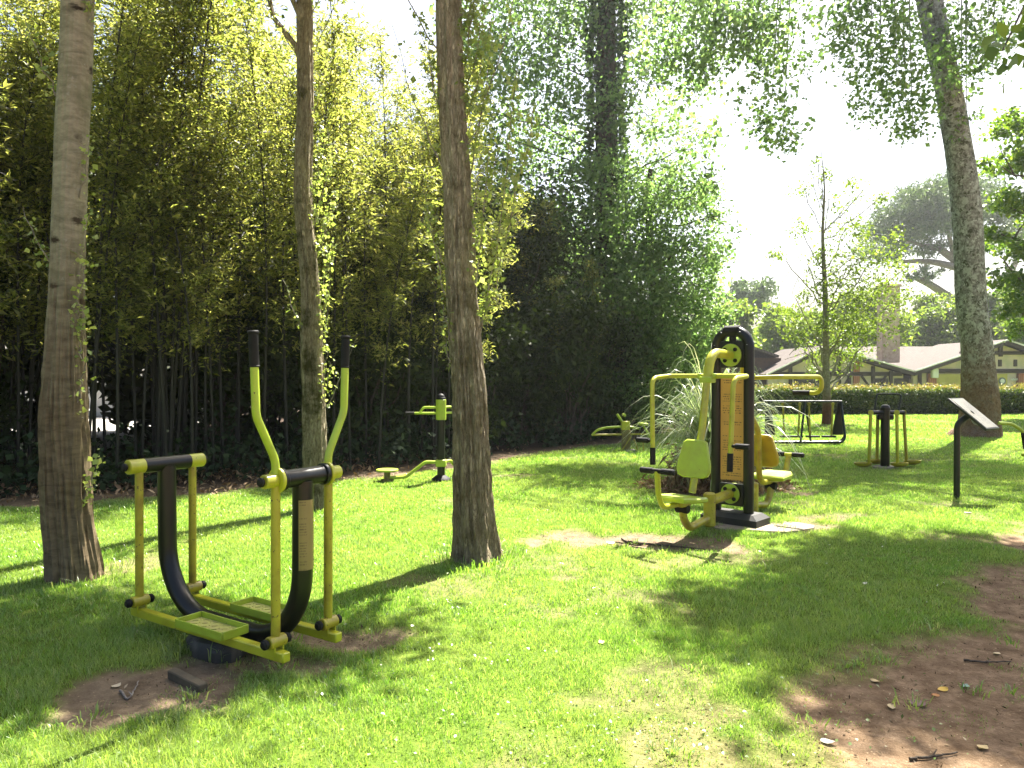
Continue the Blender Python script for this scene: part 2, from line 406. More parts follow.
def leaf_arrays(P, size, aspect=0.6, hang=0.0, up=0.3, var=0.35, axis=None):
    """each leaf: a folded kite (two triangles-> 1 quad bent along the midrib). P: (n,3)"""
    n = len(P)
    d = unit(rng.normal(size=(n, 3)))
    if axis is not None: d = unit(d * 0.6 + axis)
    d[:, 2] -= hang; d = unit(d)
    nr = rng.normal(size=(n, 3)); nr[:, 2] += up * 2
    b = unit(np.cross(d, unit(nr))); nn = np.cross(b, d)
    L = (size * (1 + var * rng.normal(size=n)).clip(0.4, 1.9))[:, None]
    W = L * aspect * 0.5
    bend = L * 0.12
    v0 = P; v1 = P + d * L * 0.45 + b * W + nn * bend; v2 = P + d * L; v3 = P + d * L * 0.45 - b * W + nn * bend
    V = np.stack([v0, v1, v2, v3], 1).reshape(-1, 3)
    i = np.arange(n) * 4
    Fq = np.concatenate([np.stack([i, i + 1, i + 2], 1), np.stack([i, i + 2, i + 3], 1)])
    return V, Fq
def leaves(name, P, size, m, parent=None, off=(0, 0, 0), **kw):
    V, Fq = leaf_arrays(np.asarray(P), size, **kw)
    return np_mesh(name, V - np.array(off), Fq, m, parent)
def clump_points(centers, radii, n, sub=14, tight=0.28, flat=0.75):
    """points gathered in small sprays round sub-centres spread through each clump"""
    C = np.asarray(centers, float); R = np.asarray(radii, float)
    if R.ndim == 1: R = np.stack([R, R, R * flat], 1)
    wgt = R.prod(1) ** 0.8; wgt /= wgt.sum()
    ns = np.maximum(1, (wgt * sub * len(C)).astype(int))
    S = []; SR = []
    for c, r, k in zip(C, R, ns):
        u = unit(rng.normal(size=(k, 3))) * (rng.random((k, 1)) ** 0.45)
        S.append(c + u * r); SR.append(np.repeat(r[None] * tight, k, 0))
    S = np.concatenate(S); SR = np.concatenate(SR)
    w_ = rng.random(len(S)) ** 1.3 + 0.15; w_ /= w_.sum()
    j = rng.choice(len(S), n, p=w_)
    return S[j] + rng.normal(size=(n, 3)) * SR[j]

# value noise on the ground plane
def vnoise(x, y, s, seed=0):
    x = np.asarray(x, float) / s + seed * 17.31; y = np.asarray(y, float) / s + seed * 7.77
    xi = np.floor(x).astype(np.int64); yi = np.floor(y).astype(np.int64); fx = x - xi; fy = y - yi
    fx = fx * fx * (3 - 2 * fx); fy = fy * fy * (3 - 2 * fy)
    def h(a, b):
        q = np.sin(a * 127.1 + b * 311.7 + seed * 3.3) * 43758.5453
        return q - np.floor(q)
    return (h(xi, yi) * (1 - fx) + h(xi + 1, yi) * fx) * (1 - fy) + (h(xi, yi + 1) * (1 - fx) + h(xi + 1, yi + 1) * fx) * fy
def fbm(x, y, s, seed=0):
    return (vnoise(x, y, s, seed) * .5 + vnoise(x, y, s / 2, seed + 1) * .27 + vnoise(x, y, s / 4, seed + 2) * .15 + vnoise(x, y, s / 8, seed + 3) * .08)
def height(x, y):
    x = np.asarray(x, float); y = np.asarray(y, float)
    d = np.clip((y - 31) / 12, 0, 1); d = d * d * (3 - 2 * d)
    near = np.clip(1 - (np.abs(x) - 20) / 20, 0, 1)
    return -1.3 * d + ((fbm(x, y, 2.6, 5) - .5) * 0.07 + (fbm(x, y, .5, 9) - .5) * 0.025) * near
GROVE = np.array([(-40, 4.0), (-14, 7.6), (-6.5, 9.1), (-4.2, 10.1), (-1.9, 12.0), (0.9, 15.6), (3.0, 18.9), (6.2, 24.5), (8.4, 29.5), (8.6, 40.0)])
PATH = np.array([(-3.0, -2.0), (0.25, 1.6), (0.86, 2.85), (1.27, 3.55), (1.85, 4.3), (2.45, 5.0), (4.3, 6.75), (7.5, 8.9), (14, 11.5), (40, 19.0)])
def side_dist(P, x, y):
    """signed distance to a polyline: > 0 on its left"""
    x = np.asarray(x, float); y = np.asarray(y, float)
    best = np.full(x.shape, 1e9); sg = np.ones(x.shape)
    for (ax, ay), (bx, by) in zip(P[:-1], P[1:]):
        dx, dy = bx - ax, by - ay; L2 = dx * dx + dy * dy
        t = np.clip(((x - ax) * dx + (y - ay) * dy) / L2, 0, 1)
        qx, qy = x - ax - t * dx, y - ay - t * dy
        d = np.hypot(qx, qy); s = np.sign(dx * (y - ay) - dy * (x - ax))
        m = d < best; best = np.where(m, d, best); sg = np.where(m, s, sg)
    return best * sg
PATCHES = [(-1.72, 3.62, .38, .30, 1.0), (-1.35, 3.98, .42, .16, .75), (-0.90, 4.33, .42, .2, .95), (1.05, 6.95, .75, .36, 1.0), (1.65, 6.65, .45, .2, .9),
           (2.62, 7.45, .42, .22, 1.0), (3.3, 7.95, .5, .16, .75), (0.62, 3.65, .30, .42, .45), (0.80, 3.05, .35, .35, .55), (0.45, 5.65, .28, .13, .7),
           (-3.05, 5.9, .5, .28, .6), (2.9, 9.9, 1.0, .62, 1.0), (-0.1, 11.2, .6, .2, .6), (-.3, 6.2, .42, .3, .4), (6.05, 12.2, .45, .25, .5), (0.2, 5.9, .7, .06, .5), (5.4, 9.05, .25, .1, .6), (4.1, 6.9, .8, .14, .5)]
def bare(x, y):
    b = np.zeros(np.shape(x))
    n = (fbm(x, y, .35, 21) - .5)
    for cx, cy, rx, ry, s in PATCHES:
        d = np.hypot((x - cx) / rx, (y - cy) / ry) + n * 2.2
        b = np.maximum(b, s * np.clip((1.15 - d) / .35, 0, 1))
    p = -side_dist(PATH, x, y) + (fbm(x, y, 1.1, 31) - .5) * 1.5 + n * .5
    b = np.maximum(b, np.clip((p + .05) / .35, 0, 1))
    g = side_dist(GROVE, x, y) + (fbm(x, y, 1.2, 41) - .5) * 1.2
    b = np.maximum(b, np.clip((g + .75) / .5, 0, 1))
    thin = np.clip((fbm(x, y, .8, 51) - .63) / .1, 0, 1) * .45
    return np.maximum(b, thin)

# ------------------------------------------------------------------ ground sheet, path
def ground_material(name):
    m, n, out = new_mat(name)
    p = N(n, 'ShaderNodeBsdfPrincipled'); p.inputs['Roughness'].default_value = 0.95; p.inputs['Specular IOR Level'].default_value = 0.1
    tc = N(n, 'ShaderNodeTexCoord'); at_ = N(n, 'ShaderNodeAttribute', attribute_name='bare'); ag = N(n, 'ShaderNodeAttribute', attribute_name='tone')
    nz = N(n, 'ShaderNodeTexNoise'); nz.inputs['Scale'].default_value = 9; nz.inputs['Detail'].default_value = 10; nz.inputs['Roughness'].default_value = .75
    n.links.new(tc.outputs['Object'], nz.inputs['Vector'])
    s1 = ramp(n, [(.3, (.10, .072, .045)), (.5, (.19, .14, .09)), (.72, (.29, .22, .145))])       # dry sandy soil
    s2 = ramp(n, [(.3, (.09, .054, .028)), (.5, (.195, .13, .077)), (.68, (.33, .23, .145))])     # red-brown path soil
    s3 = ramp(n, [(.3, (.018, .013, .009)), (.55, (.05, .034, .022)), (.75, (.10, .07, .045))])    # leaf mould in the grove
    for s in (s1, s2, s3): n.links.new(nz.outputs[0], s.inputs[0])
    sp = N(n, 'ShaderNodeSeparateColor'); n.links.new(ag.outputs['Color'], sp.inputs[0])
    a = N(n, 'ShaderNodeMix', data_type='RGBA'); n.links.new(sp.outputs[0], a.inputs[0]); n.links.new(s1.outputs[0], a.inputs[6]); n.links.new(s2.outputs[0], a.inputs[7])
    b = N(n, 'ShaderNodeMix', data_type='RGBA'); n.links.new(sp.outputs[1], b.inputs[0]); n.links.new(a.outputs[2], b.inputs[6]); n.links.new(s3.outputs[0], b.inputs[7])
    # chips and crumbs of pale litter
    vo = N(n, 'ShaderNodeTexVoronoi'); vo.inputs['Scale'].default_value = 42; n.links.new(tc.outputs['Object'], vo.inputs['Vector'])
    lt = N(n, 'ShaderNodeMath', operation='LESS_THAN'); lt.inputs[1].default_value = .17; n.links.new(vo.outputs['Distance'], lt.inputs[0])
    wn = N(n, 'ShaderNodeSeparateColor'); n.links.new(vo.outputs['Color'], wn.inputs[0])
    gt = N(n, 'ShaderNodeMath', operation='GREATER_THAN'); gt.inputs[1].default_value = .72; n.links.new(wn.outputs[0], gt.inputs[0])
    ml = N(n, 'ShaderNodeMath', operation='MULTIPLY'); n.links.new(lt.outputs[0], ml.inputs[0]); n.links.new(gt.outputs[0], ml.inputs[1])
    ch = N(n, 'ShaderNodeMix', data_type='RGBA'); n.links.new(ml.outputs[0], ch.inputs[0]); n.links.new(b.outputs[2], ch.inputs[6]); ch.inputs[7].default_value = (.38, .28, .17, 1)
    g = ramp(n, [(.3, (.055, .10, .010)), (.5, (.095, .15, .018)), (.7, (.16, .20, .035))]); n.links.new(nz.outputs[0], g.inputs[0])
    # thatch showing between the blades
    c = N(n, 'ShaderNodeMix', data_type='RGBA'); n.links.new(at_.outputs['Fac'], c.inputs[0]); n.links.new(g.outputs[0], c.inputs[6]); n.links.new(ch.outputs[2], c.inputs[7])
    n.links.new(c.outputs[2], p.inputs['Base Color'])
    nf = N(n, 'ShaderNodeTexNoise'); nf.inputs['Scale'].default_value = 45; nf.inputs['Detail'].default_value = 6; nf.inputs['Roughness'].default_value = .7
    n.links.new(tc.outputs['Object'], nf.inputs['Vector'])
    bp = N(n, 'ShaderNodeBump'); bp.inputs['Strength'].default_value = .9; bp.inputs['Distance'].default_value = .025
    n.links.new(nf.outputs[0], bp.inputs['Height']); n.links.new(bp.outputs[0], p.inputs['Normal'])
    n.links.new(p.outputs[0], out.inputs[0])
    return m
GROUND = ground_material('lawn_and_soil')
def axis_lines(lo, hi, step, far, ratio=1.35):
    a = list(np.arange(lo, hi + 1e-6, step)); s = step; x = hi
    while x < far: s *= ratio; x += s; a.append(x)
    s = step; x = lo
    while x > -far: s *= ratio; x -= s; a.insert(0, x)
    return np.array(a)
gx = axis_lines(-9, 13, 0.06, 900); gy = axis_lines(1.0, 20, 0.06, 900)
X, Y = np.meshgrid(gx, gy); Z = height(X, Y)
bv = bare(X, Y)
pd_ = np.clip((-side_dist(PATH, X, Y) + .9 + (fbm(X, Y, 1.0, 61) - .5)) / 1.1, 0, 1)
gd_ = np.clip((side_dist(GROVE, X, Y) + .6) / 1.2, 0, 1)
Z = Z - bv * 0.024 * (np.abs(X) < 15)
nx, ny = len(gx), len(gy)
idx = np.arange(nx * ny).reshape(ny, nx)
quads = np.stack([idx[:-1, :-1], idx[:-1, 1:], idx[1:, 1:], idx[1:, :-1]], -1)
cx_ = (X[:-1, :-1] + X[1:, 1:]) / 2; cy_ = (Y[:-1, :-1] + Y[1:, 1:]) / 2
on_path = (-side_dist(PATH, cx_, cy_) + (fbm(cx_, cy_, 1.1, 31) - .5) * 1.5 + (fbm(cx_, cy_, .35, 21) - .5) * .5) > 0.1
def sheet(name, mask):
    q = quads[mask]; used, inv = np.unique(q.ravel(), return_inverse=True)
    V = np.stack([X.ravel(), Y.ravel(), Z.ravel()], 1)[used]
    o = np_mesh(name, V, inv.reshape(-1, 4), GROUND, smooth=True)
    at_ = o.data.attributes.new('bare', 'FLOAT', 'POINT'); at_.data.foreach_set('value', bv.ravel()[used].astype(np.float32))
    c = np.zeros((len(used), 4), np.float32); c[:, 0] = pd_.ravel()[used]; c[:, 1] = gd_.ravel()[used]; c[:, 3] = 1
    a2 = o.data.attributes.new('tone', 'FLOAT_COLOR', 'POINT'); a2.data.foreach_set('color', c.ravel())
    o['kind'] = 'structure'
    return o
sheet('ground', ~on_path); sheet('path', on_path)

# ------------------------------------------------------------------ grass
GRASS = leaf_mat('grass_blades', [(0, (.08, .17, .022)), (.45, (.145, .27, .038)), (.8, (.225, .335, .085)), (.95, (.33, .39, .19)), (1, (.42, .39, .26))], trans=.45, rough=.30, tint=1.15, spec=.8,
                 patch=(.9, (.31, .345, .13), .55))
def blades(y0, y1, dens, wid, hgt, seg=True):
    area = (y1 - y0) * 2
    xm = .74 * y1 + 1.0
    n = int(dens * (y1 - y0) * 2 * xm)
    x = rng.uniform(-xm, xm, n); y = rng.uniform(y0, y1, n)
    k = np.abs(x) < .74 * y + 1.0; x, y = x[k], y[k]
    b = bare(x, y)
    tuft = fbm(x, y, .16, 71)
    k = rng.random(len(x)) < np.maximum(1 - b * 1.04, .22 * (fbm(x, y, .5, 77) > .60) * (side_dist(GROVE, x, y) < -1.5)) * np.clip(.45 + (tuft - .3) * 2.4, .25, 1)
    k &= side_dist(GROVE, x, y) < 0.3
    x, y, b, tuft = x[k], y[k], b[k], tuft[k]
    n = len(x)
    z = height(x, y) - b * .024 - .004
    h = hgt * (.45 + .5 * rng.random(n)) * (.55 + .9 * tuft) * (1 - .55 * b) * (.75 + .6 * vnoise(x, y, 1.7, 81)) * np.where(rng.random(n) < .02, 1.7, 1)
    az = rng.random(n) * 2 * PI; lean = (.2 + .75 * rng.random(n)) * h
    dx, dy = np.cos(az), np.sin(az)
    wa = rng.random(n) * PI
    wx, wy = np.cos(wa), np.sin(wa)
    W = wid * (.6 + .6 * rng.random(n)) * .5
    B = np.stack([x, y, z], 1); Wv = np.stack([wx * W, wy * W, np.zeros(n)], 1)
    M = B + np.stack([dx * lean * .3, dy * lean * .3, h * .55], 1); T = B + np.stack([dx * lean, dy * lean, h * (.85 + .15 * rng.random(n))], 1)
    V = np.stack([B - Wv, B + Wv, M + Wv * .75, M - Wv * .75, T], 1).reshape(-1, 3)
    i = np.arange(n) * 5
    Fq = np.concatenate([np.stack([i, i + 1, i + 2], 1), np.stack([i, i + 2, i + 3], 1), np.stack([i + 3, i + 2, i + 4], 1)])
    return V, Fq
parts = [blades(1.8, 4.6, 12500, .0033, .046), blades(4.6, 8, 6500, .0048, .047), blades(8, 13, 2600, .008, .050), blades(13, 20, 900, .014, .052), blades(20, 29.5, 330, .026, .055)]
def tufts(spots):
    out = []
    for cx, cy, r0, r1, k, h_ in spots:
        a = rng.random(k) * 2 * PI; r_ = r0 + (r1 - r0) * rng.random(k) ** 1.5
        x = cx + np.cos(a) * r_; y = cy + np.sin(a) * r_; n = k
        z = height(x, y) - .01; h = h_ * (.4 + .8 * rng.random(n))
        az = np.where(rng.random(n) < .6, a, rng.random(n) * 2 * PI); lean = (.3 + .9 * rng.random(n)) * h
        wa = rng.random(n) * PI; W = .0035 * (.6 + .6 * rng.random(n))
        B = np.stack([x, y, z], 1); Wv = np.stack([np.cos(wa) * W, np.sin(wa) * W, 0 * W], 1)
        M = B + np.stack([np.cos(az) * lean * .3, np.sin(az) * lean * .3, h * .6], 1); T = B + np.stack([np.cos(az) * lean, np.sin(az) * lean, h * (.55 + .4 * rng.random(n))], 1)
        V = np.stack([B - Wv, B + Wv, M + Wv * .75, M - Wv * .75, T], 1).reshape(-1, 3); i = np.arange(n) * 5
        out.append((V, np.concatenate([np.stack([i, i + 1, i + 2], 1), np.stack([i, i + 2, i + 3], 1), np.stack([i + 3, i + 2, i + 4], 1)])))
    return out
parts += tufts([(-.3, 6.12, .2, .48, 700, .10), (-3.22, 5.6, .22, .5, 500, .09), (-2.18, 8.4, .14, .4, 300, .09), (-1.6, 4.32, .16, .42, 260, .11), (1.84, 7.38, .05, .2, 120, .09), (2.2, 7.5, .38, .6, 300, .07), (5.33, 9.1, .04, .2, 150, .08), (6.05, 12.3, .15, .4, 200, .09), (11.2, 18.4, .5, .9, 500, .10)])
parts += tufts([(*c_, .0, .10, 24, .055) for c_ in np.stack([rng.uniform(-2.5, 3.5, 150), rng.uniform(2.6, 8.5, 150)], 1)])
Vs, Fs, o_ = [], [], 0
for V, Fq in parts: Vs.append(V); Fs.append(Fq + o_); o_ += len(V)
g = np_mesh('grass', np.concatenate(Vs), np.concatenate(Fs), GRASS)
g['kind'] = 'stuff'; tag(g, 'short sunlit green grass covering the lawn between the trees', 'grass')
print('grass blades', o_ // 5)

# ------------------------------------------------------------------ trees
L_POP = leaf_mat('poplar_leaf', [(0, (.06, .09, .016)), (.6, (.095, .135, .026)), (1, (.14, .18, .045))], trans=.5, rough=.4)
L_BAM = leaf_mat('bamboo_leaf', [(0, (.048, .058, .016)), (.5, (.105, .112, .038)), (.85, (.17, .165, .066)), (1, (.25, .215, .105))], trans=.58, rough=.42, tint=2.6, tc_=(1.32, 1.42, 1.7))
L_GREY = leaf_mat('grey_green_leaf', [(0, (.045, .08, .034)), (.5, (.075, .12, .05)), (1, (.12, .165, .075))], trans=.42, rough=.4, tint=.9)
L_CROWN = leaf_mat('pale_green_leaf', [(0, (.075, .125, .05)), (.5, (.13, .195, .08)), (1, (.21, .26, .125))], trans=.56, rough=.4, tint=1.25, tc_=(1.3, 1.5, 1.0))
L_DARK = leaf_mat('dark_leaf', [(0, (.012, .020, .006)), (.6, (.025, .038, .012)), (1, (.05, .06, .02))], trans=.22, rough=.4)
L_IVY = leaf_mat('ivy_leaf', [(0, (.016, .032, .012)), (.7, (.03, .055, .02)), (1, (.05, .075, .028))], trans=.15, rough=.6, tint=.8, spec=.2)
L_LIGHT = leaf_mat('fresh_leaf', [(0, (.075, .115, .022)), (.5, (.115, .165, .035)), (1, (.17, .21, .06))], trans=.45, rough=.45)
L_SHOOT = leaf_mat('shoot_leaf', [(0, (.15, .20, .06)), (.5, (.24, .28, .11)), (1, (.34, .36, .19))], trans=.5, rough=.35, tint=1.2)
L_MAPLE = leaf_mat('maple_leaf', [(0, (.05, .10, .016)), (.5, (.085, .145, .022)), (1, (.15, .20, .04))], trans=.5, rough=.4)
L_PINE = leaf_mat('pine_needle', [(0, (.075, .12, .05)), (.6, (.125, .185, .08)), (1, (.19, .25, .12))], trans=.2, rough=.5, tint=.8)
L_HEDGE = leaf_mat('hedge_leaf', [(0, (.03, .055, .012)), (.6, (.055, .09, .02)), (.9, (.10, .13, .03)), (1, (.16, .15, .05))], trans=.35, rough=.35)
L_HTOP = leaf_mat('hedge_shoot', [(0, (.15, .16, .04)), (.6, (.21, .19, .06)), (1, (.26, .16, .08))], trans=.45, rough=.4, tint=.9)
L_PAMPAS = leaf_mat('pampas_blade', [(0, (.14, .20, .09)), (.5, (.24, .30, .15)), (.8, (.38, .42, .27)), (1, (.50, .48, .36))], trans=.35, rough=.28, tint=.8, spec=.7)
L_DRY = leaf_mat('dry_leaf', [(0, (.14, .08, .04)), (.5, (.24, .15, .08)), (1, (.38, .28, .17))], trans=.15, rough=.7, tint=.7)
BARK_P = bark_mat('poplar_bark', [(.34, (.075, .055, .033)), (.47, (.32, .265, .17)), (.80, (.62, .54, .39))], .20, 34, 1.0, dist=.05, crack=1.5,
                  lichen=[(4.0, .52, .70, (.19, .165, .085)), (26.0, .66, .72, (.28, .25, .18))], low=(1.3, 2.6, 1.2, (.30, .205, .115), .55))
BARK_S = bark_mat('smooth_poplar_bark', [(.30, (.13, .112, .08)), (.55, (.26, .23, .17)), (.85, (.40, .365, .29))], 2.6, 8, .3, dist=.015, crack=0.0, scars=(4.0,),
                  lichen=[(3.0, .52, .75, (.13, .125, .08)), (18.0, .62, .68, (.27, .25, .21))], low=(1.9, 3.2, 1.2, (.21, .15, .085), .9))
BARK_B = bark_mat('reddish_bark', [(.34, (.055, .044, .025)), (.47, (.26, .21, .125)), (.80, (.50, .43, .29))], .20, 36, 1.0, dist=.05, crack=1.5,
                  lichen=[(4.0, .50, .66, (.095, .09, .032))], low=(.2, 1.0, .9, (.075, .036, .018), .3))
BARK_L = bark_mat('lichened_bark', [(.3, (.06, .06, .05)), (.6, (.19, .19, .17)), (.9, (.33, .33, .31))], .7, 12, .9, dist=.04, crack=1.0,
                  lichen=[(6.5, .50, .57, (.36, .38, .34)), (9.0, .54, .60, (.07, .075, .05)), (15.0, .60, .65, (.50, .52, .48))], low=(1.8, 3.6, 1.6, (.17, .085, .042), .8))
BARK_D = bark_mat('dark_bark', [(.3, (.03, .024, .018)), (.6, (.07, .055, .04)), (.9, (.12, .10, .075))], .25, 12, .6)
BARK_G = bark_mat('grey_bark', [(.3, (.10, .085, .07)), (.6, (.20, .17, .145)), (.9, (.30, .27, .23))], .4, 12, .4)
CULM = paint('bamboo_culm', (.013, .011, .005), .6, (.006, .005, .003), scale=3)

def spline(pts, n):
    """Catmull-Rom through rows (any columns)"""
    P = np.array(pts, float); P = np.vstack([2 * P[0] - P[1], P, 2 * P[-1] - P[-2]])
    out = []
    m = len(P) - 3
    for t in np.linspace(0, m - 1e-6, n):
        i = int(t); f = t - i
        a, b, c, d = P[i:i + 4]
        out.append(.5 * (2 * b + (c - a) * f + (2 * a - 5 * b + 4 * c - d) * f * f + (3 * b - a - 3 * c + d) * f ** 3))
    return np.array(out)
def rough_trunk(mb, pts, n=60, sides=28, amp=.06, flare=0.0, seed=0, relief=0.0, rtop=99.0):
    S = spline(pts, n); r = np.random.default_rng(seed); ph = r.random(12) * 6.3
    z0 = S[0, 2]
    def wob(i, th):
        z = S[i, 2]
        w_ = 1 + amp * (np.sin(3 * th + ph[0] + z * .9) * .5 + np.sin(5 * th + ph[1] - z * 1.7) * .35 + np.sin(9 * th + ph[2] + 4 * np.sin(z * 2.1)) * .35 + np.sin(15 * th + ph[3] + z * 3) * .2)
        w_ = w_ + amp * .5 * np.sin(23 * th + ph[6] + 1.5 * np.sin(z * 2.3 + ph[7]) + .8 * np.sin(5.1 * z))
        f = flare * math.exp(-max(0, z - z0) / .26)
        if relief:
            q = fbm(np.cos(th) * 4.2 + 9 + z * .33 + seed, np.sin(th) * 4.2 + 7 - z * .27 + .25 * np.sin(z * 3.1), .95, 60 + seed)
            k_ = relief * (1 if z < rtop else max(.12, 1 - (z - rtop) / .8))
            w_ = w_ + k_ * ((1 - 2 * np.abs(q - .5)) - .8) + k_ * .35 * (vnoise(th * 9, z * 9 + 0 * th, 1.0, seed) - .5)
        return w_ + f * (.35 + .65 * np.clip(np.sin(4 * th + ph[4]) + .4 * np.sin(7 * th + ph[5]), 0, 1.4))
    mb.tube(S[:, :3], S[:, 3], sides, wob=wob)
    return S
def branch(mb, a, b, r0, r1, sag=0.0, sides=7, n=7, jit=.06):
    a, b = np.array(a, float), np.array(b, float); L = np.linalg.norm(b - a)
    t = np.linspace(0, 1, n)[:, None]
    P = a + (b - a) * t + np.array([0, 0, 1.0]) * (sag * L * 4 * t * (1 - t))
    P[1:-1] += rng.normal(size=(n - 2, 3)) * jit * L * .35
    mb.tube(P, np.linspace(r0, r1, n), sides)
    return P
def tree(name, label, base, trunk, crown_c, crown_r, nleaf, lsize, bark, leaf, group=None, sub=14, tight=.28, flat=.75, aspect=.6, hang=0.1,
         limb_from=.4, rl=.5, amp=.06, flare=.3, sides=20, seed=0, extra=None, cat='tree', sag=.05, up=.3):
    base = np.array(base, float)
    t = thing(name, label, cat, tuple(base), 0, group)
    mb = MB(); S = rough_trunk(mb, trunk, 50, sides, amp, flare, seed)
    C = np.asarray(crown_c, float)
    zt = S[-1, 2]
    for c in C:   # a limb from the trunk out to every leaf mass
        k = int(np.clip(limb_from * len(S) + (1 - limb_from) * len(S) * np.clip((c[2] - S[int(limb_from * len(S)), 2]) / (zt - S[int(limb_from * len(S)), 2] + .01) * .85 - .12, 0, .97), 0, len(S) - 2))
        r0 = S[k, 3] * rl
        e = c + rng.normal(size=3) * .1
        P = branch(mb, S[k, :3], e, r0, max(.012, r0 * .25), sag)
        for q in range(3):
            m_ = P[3 + q]; d = unit(rng.normal(size=3)) * np.linalg.norm(e - S[k, :3]) * .3
            branch(mb, m_, m_ + d, r0 * .4, .008, .02, 5, 5)
    mb.build('trunk', bark, t, off=base)
    P = clump_points(C, crown_r, nleaf, sub, tight, flat)
    if extra is not None: P = np.concatenate([P, extra])
    V, Fq = leaf_arrays(P, lsize, aspect, hang, up)
    np_mesh('crown', V - base, Fq, leaf, t)
    return t
def px_trunk(rows, Y, lean=0.0):
    """rows (u, v, width in px) along one trunk standing at depth Y"""
    out = []
    for u, v, wd in rows:
        y = Y + lean * (578 - v) / 100.0
        p = at(u, v, y); out.append((p[0], p[1], p[2], wd / F * y / 2))
    return out
def shoots(mb, pts, spots, n, size):
    """leafy water shoots growing from a trunk: list of (start, direction, length, spread)"""
    out = []
    for s, d, L, sp in spots:
        s = np.array(s, float); d = unit(np.array(d, float)); k = max(4, int(n * L))
        t = np.linspace(0, 1, 8)[:, None]
        P = s + d * L * t * .5 + (np.array([0, 0, 1.0]) * L * .75) * t ** 1.4 + rng.normal(size=(8, 3)) * .012
        mb.tube(P, np.linspace(.007, .002, 8), 5)
        j = rng.uniform(0.12, 1, k); i = (j * 6.99).astype(int)
        out.append(P[i] + (P[np.minimum(i + 1, 7)] - P[i]) * (j * 6.99 - i)[:, None] + rng.normal(size=(k, 3)) * sp)
    return np.concatenate(out)
def crown_ball(c, R, n, rmin, rmax, zs=.8, seed=1):
    r = np.random.default_rng(seed)
    u = unit(r.normal(size=(n, 3))) * (.35 + .65 * r.random((n, 1)) ** .6)
    C = np.array(c) + u * np.array([R, R, R * zs]); return C, r.uniform(rmin, rmax, n)

def poplar(label, rows, Y, bark, top, cc, spots, seed, flare, amp, ncl=16, R=2.0, nl=9000, relief=.3, rtop=99.0):
    T = px_trunk(rows, Y)
    b = np.array([T[0][0], Y, 0.0])
    T[0] = (T[0][0], Y, -.08, T[0][3])
    T.append((top[0] * .5 + T[-1][0] * .5, Y, top[1] * .5 + T[-1][2] * .5, T[-1][3] * .75)); T.append((top[0], Y, top[1], .03))
    t = thing('poplar_tree', label, 'tree', tuple(b), 0, 'tall poplar trunks on the lawn')
    mb = MB(); S = rough_trunk(mb, T, 300, 110, amp, flare, seed, relief, rtop)
    C, R_ = crown_ball(cc, R, ncl, .6, 1.1, 1.5, seed)
    for c in C:
        k = int(np.clip(np.searchsorted(S[:, 2], c[2] - 1.8), 0, len(S) - 2))
        branch(mb, S[k, :3], c, S[k, 3] * .4, .012, .03)
    mb.build('trunk', bark, t, off=b)
    np_mesh('crown', *(lambda V, Fq: (V - b, Fq))(*leaf_arrays(clump_points(C, R_, nl, 16), .085, .8, .2)), L_POP, t)
    for (u, v, du, L, n_) in spots:
        m2 = MB()
        k = int(np.argmin(np.abs(S[:, 2] - (CH - (v - HV) / F * Y))))
        sgn = 1 if du > 0 else -1
        s0 = S[k, :3] + np.array([sgn * S[k, 3] * .9, -.25 * S[k, 3], 0])
        P = shoots(m2, None, [(s0, (sgn * abs(du), -.25, .35), L, .03)], n_ * 1.9, .05)
        sh = m2.build('water_shoot', BARK_G, t, off=b)
        V, Fq = leaf_arrays(P, .035, .85, .0, .3)
        np_mesh('leaves', V - b, Fq, L_SHOOT, sh)
    return t
poplar('tall pale poplar trunk with smooth scarred bark at the left end of the lawn', [(73, 582, 48), (71, 560, 45), (67, 520, 43), (65, 470, 43), (64, 425, 42), (66, 342, 34), (68, 289, 31), (73, 150, 30), (80, 0, 29)], 5.6, BARK_S,
       (-3.0, 11.0), (-3.0, 5.8, 8.6),
       [(85, 290, .3, .5, 60), (85, 400, .3, .3, 40), (60, 360, .25, .3, 60), (84, 330, .2, .4, 60), (88, 500, .5, .35, 90), (85, 200, .3, .4, 40), (90, 30, .4, .6, 70), (60, 270, -.4, .4, 50), (60, 100, -.4, .5, 60), (74, 345, .12, .25, 60), (70, 420, .1, .2, 40)], 3, .16, .035, relief=.32, rtop=1.9)
poplar('thin poplar trunk behind the ski walker, leafy shoots up its side', [(316, 515, 27), (315, 495, 24), (314, 425, 22), (312, 350, 21), (311, 290, 17.5), (304, 200, 17), (306, 100, 16), (306, 0, 15)], 8.4, BARK_B,
       (-2.25, 13.0), (-2.6, 8.0, 9.0),
       [(320, 300, .35, .6, 130), (320, 260, .5, .7, 130), (318, 230, .4, .8, 130), (318, 200, .3, .7, 110), (318, 330, .3, .5, 90), (318, 360, .2, .5, 60), (318, 400, .3, .4, 50), (300, 330, -.4, .5, 40), (318, 60, .7, 1.0, 45), (298, 90, -.9, 1.5, 40), (298, 60, -.8, 1.5, 45), (312, 20, .5, .8, 60), (322, 410, .9, .9, 16), (318, 120, .4, .6, 40), (318, 385, .25, .35, 50)], 4, .25, .04, R=1.8, relief=.3)
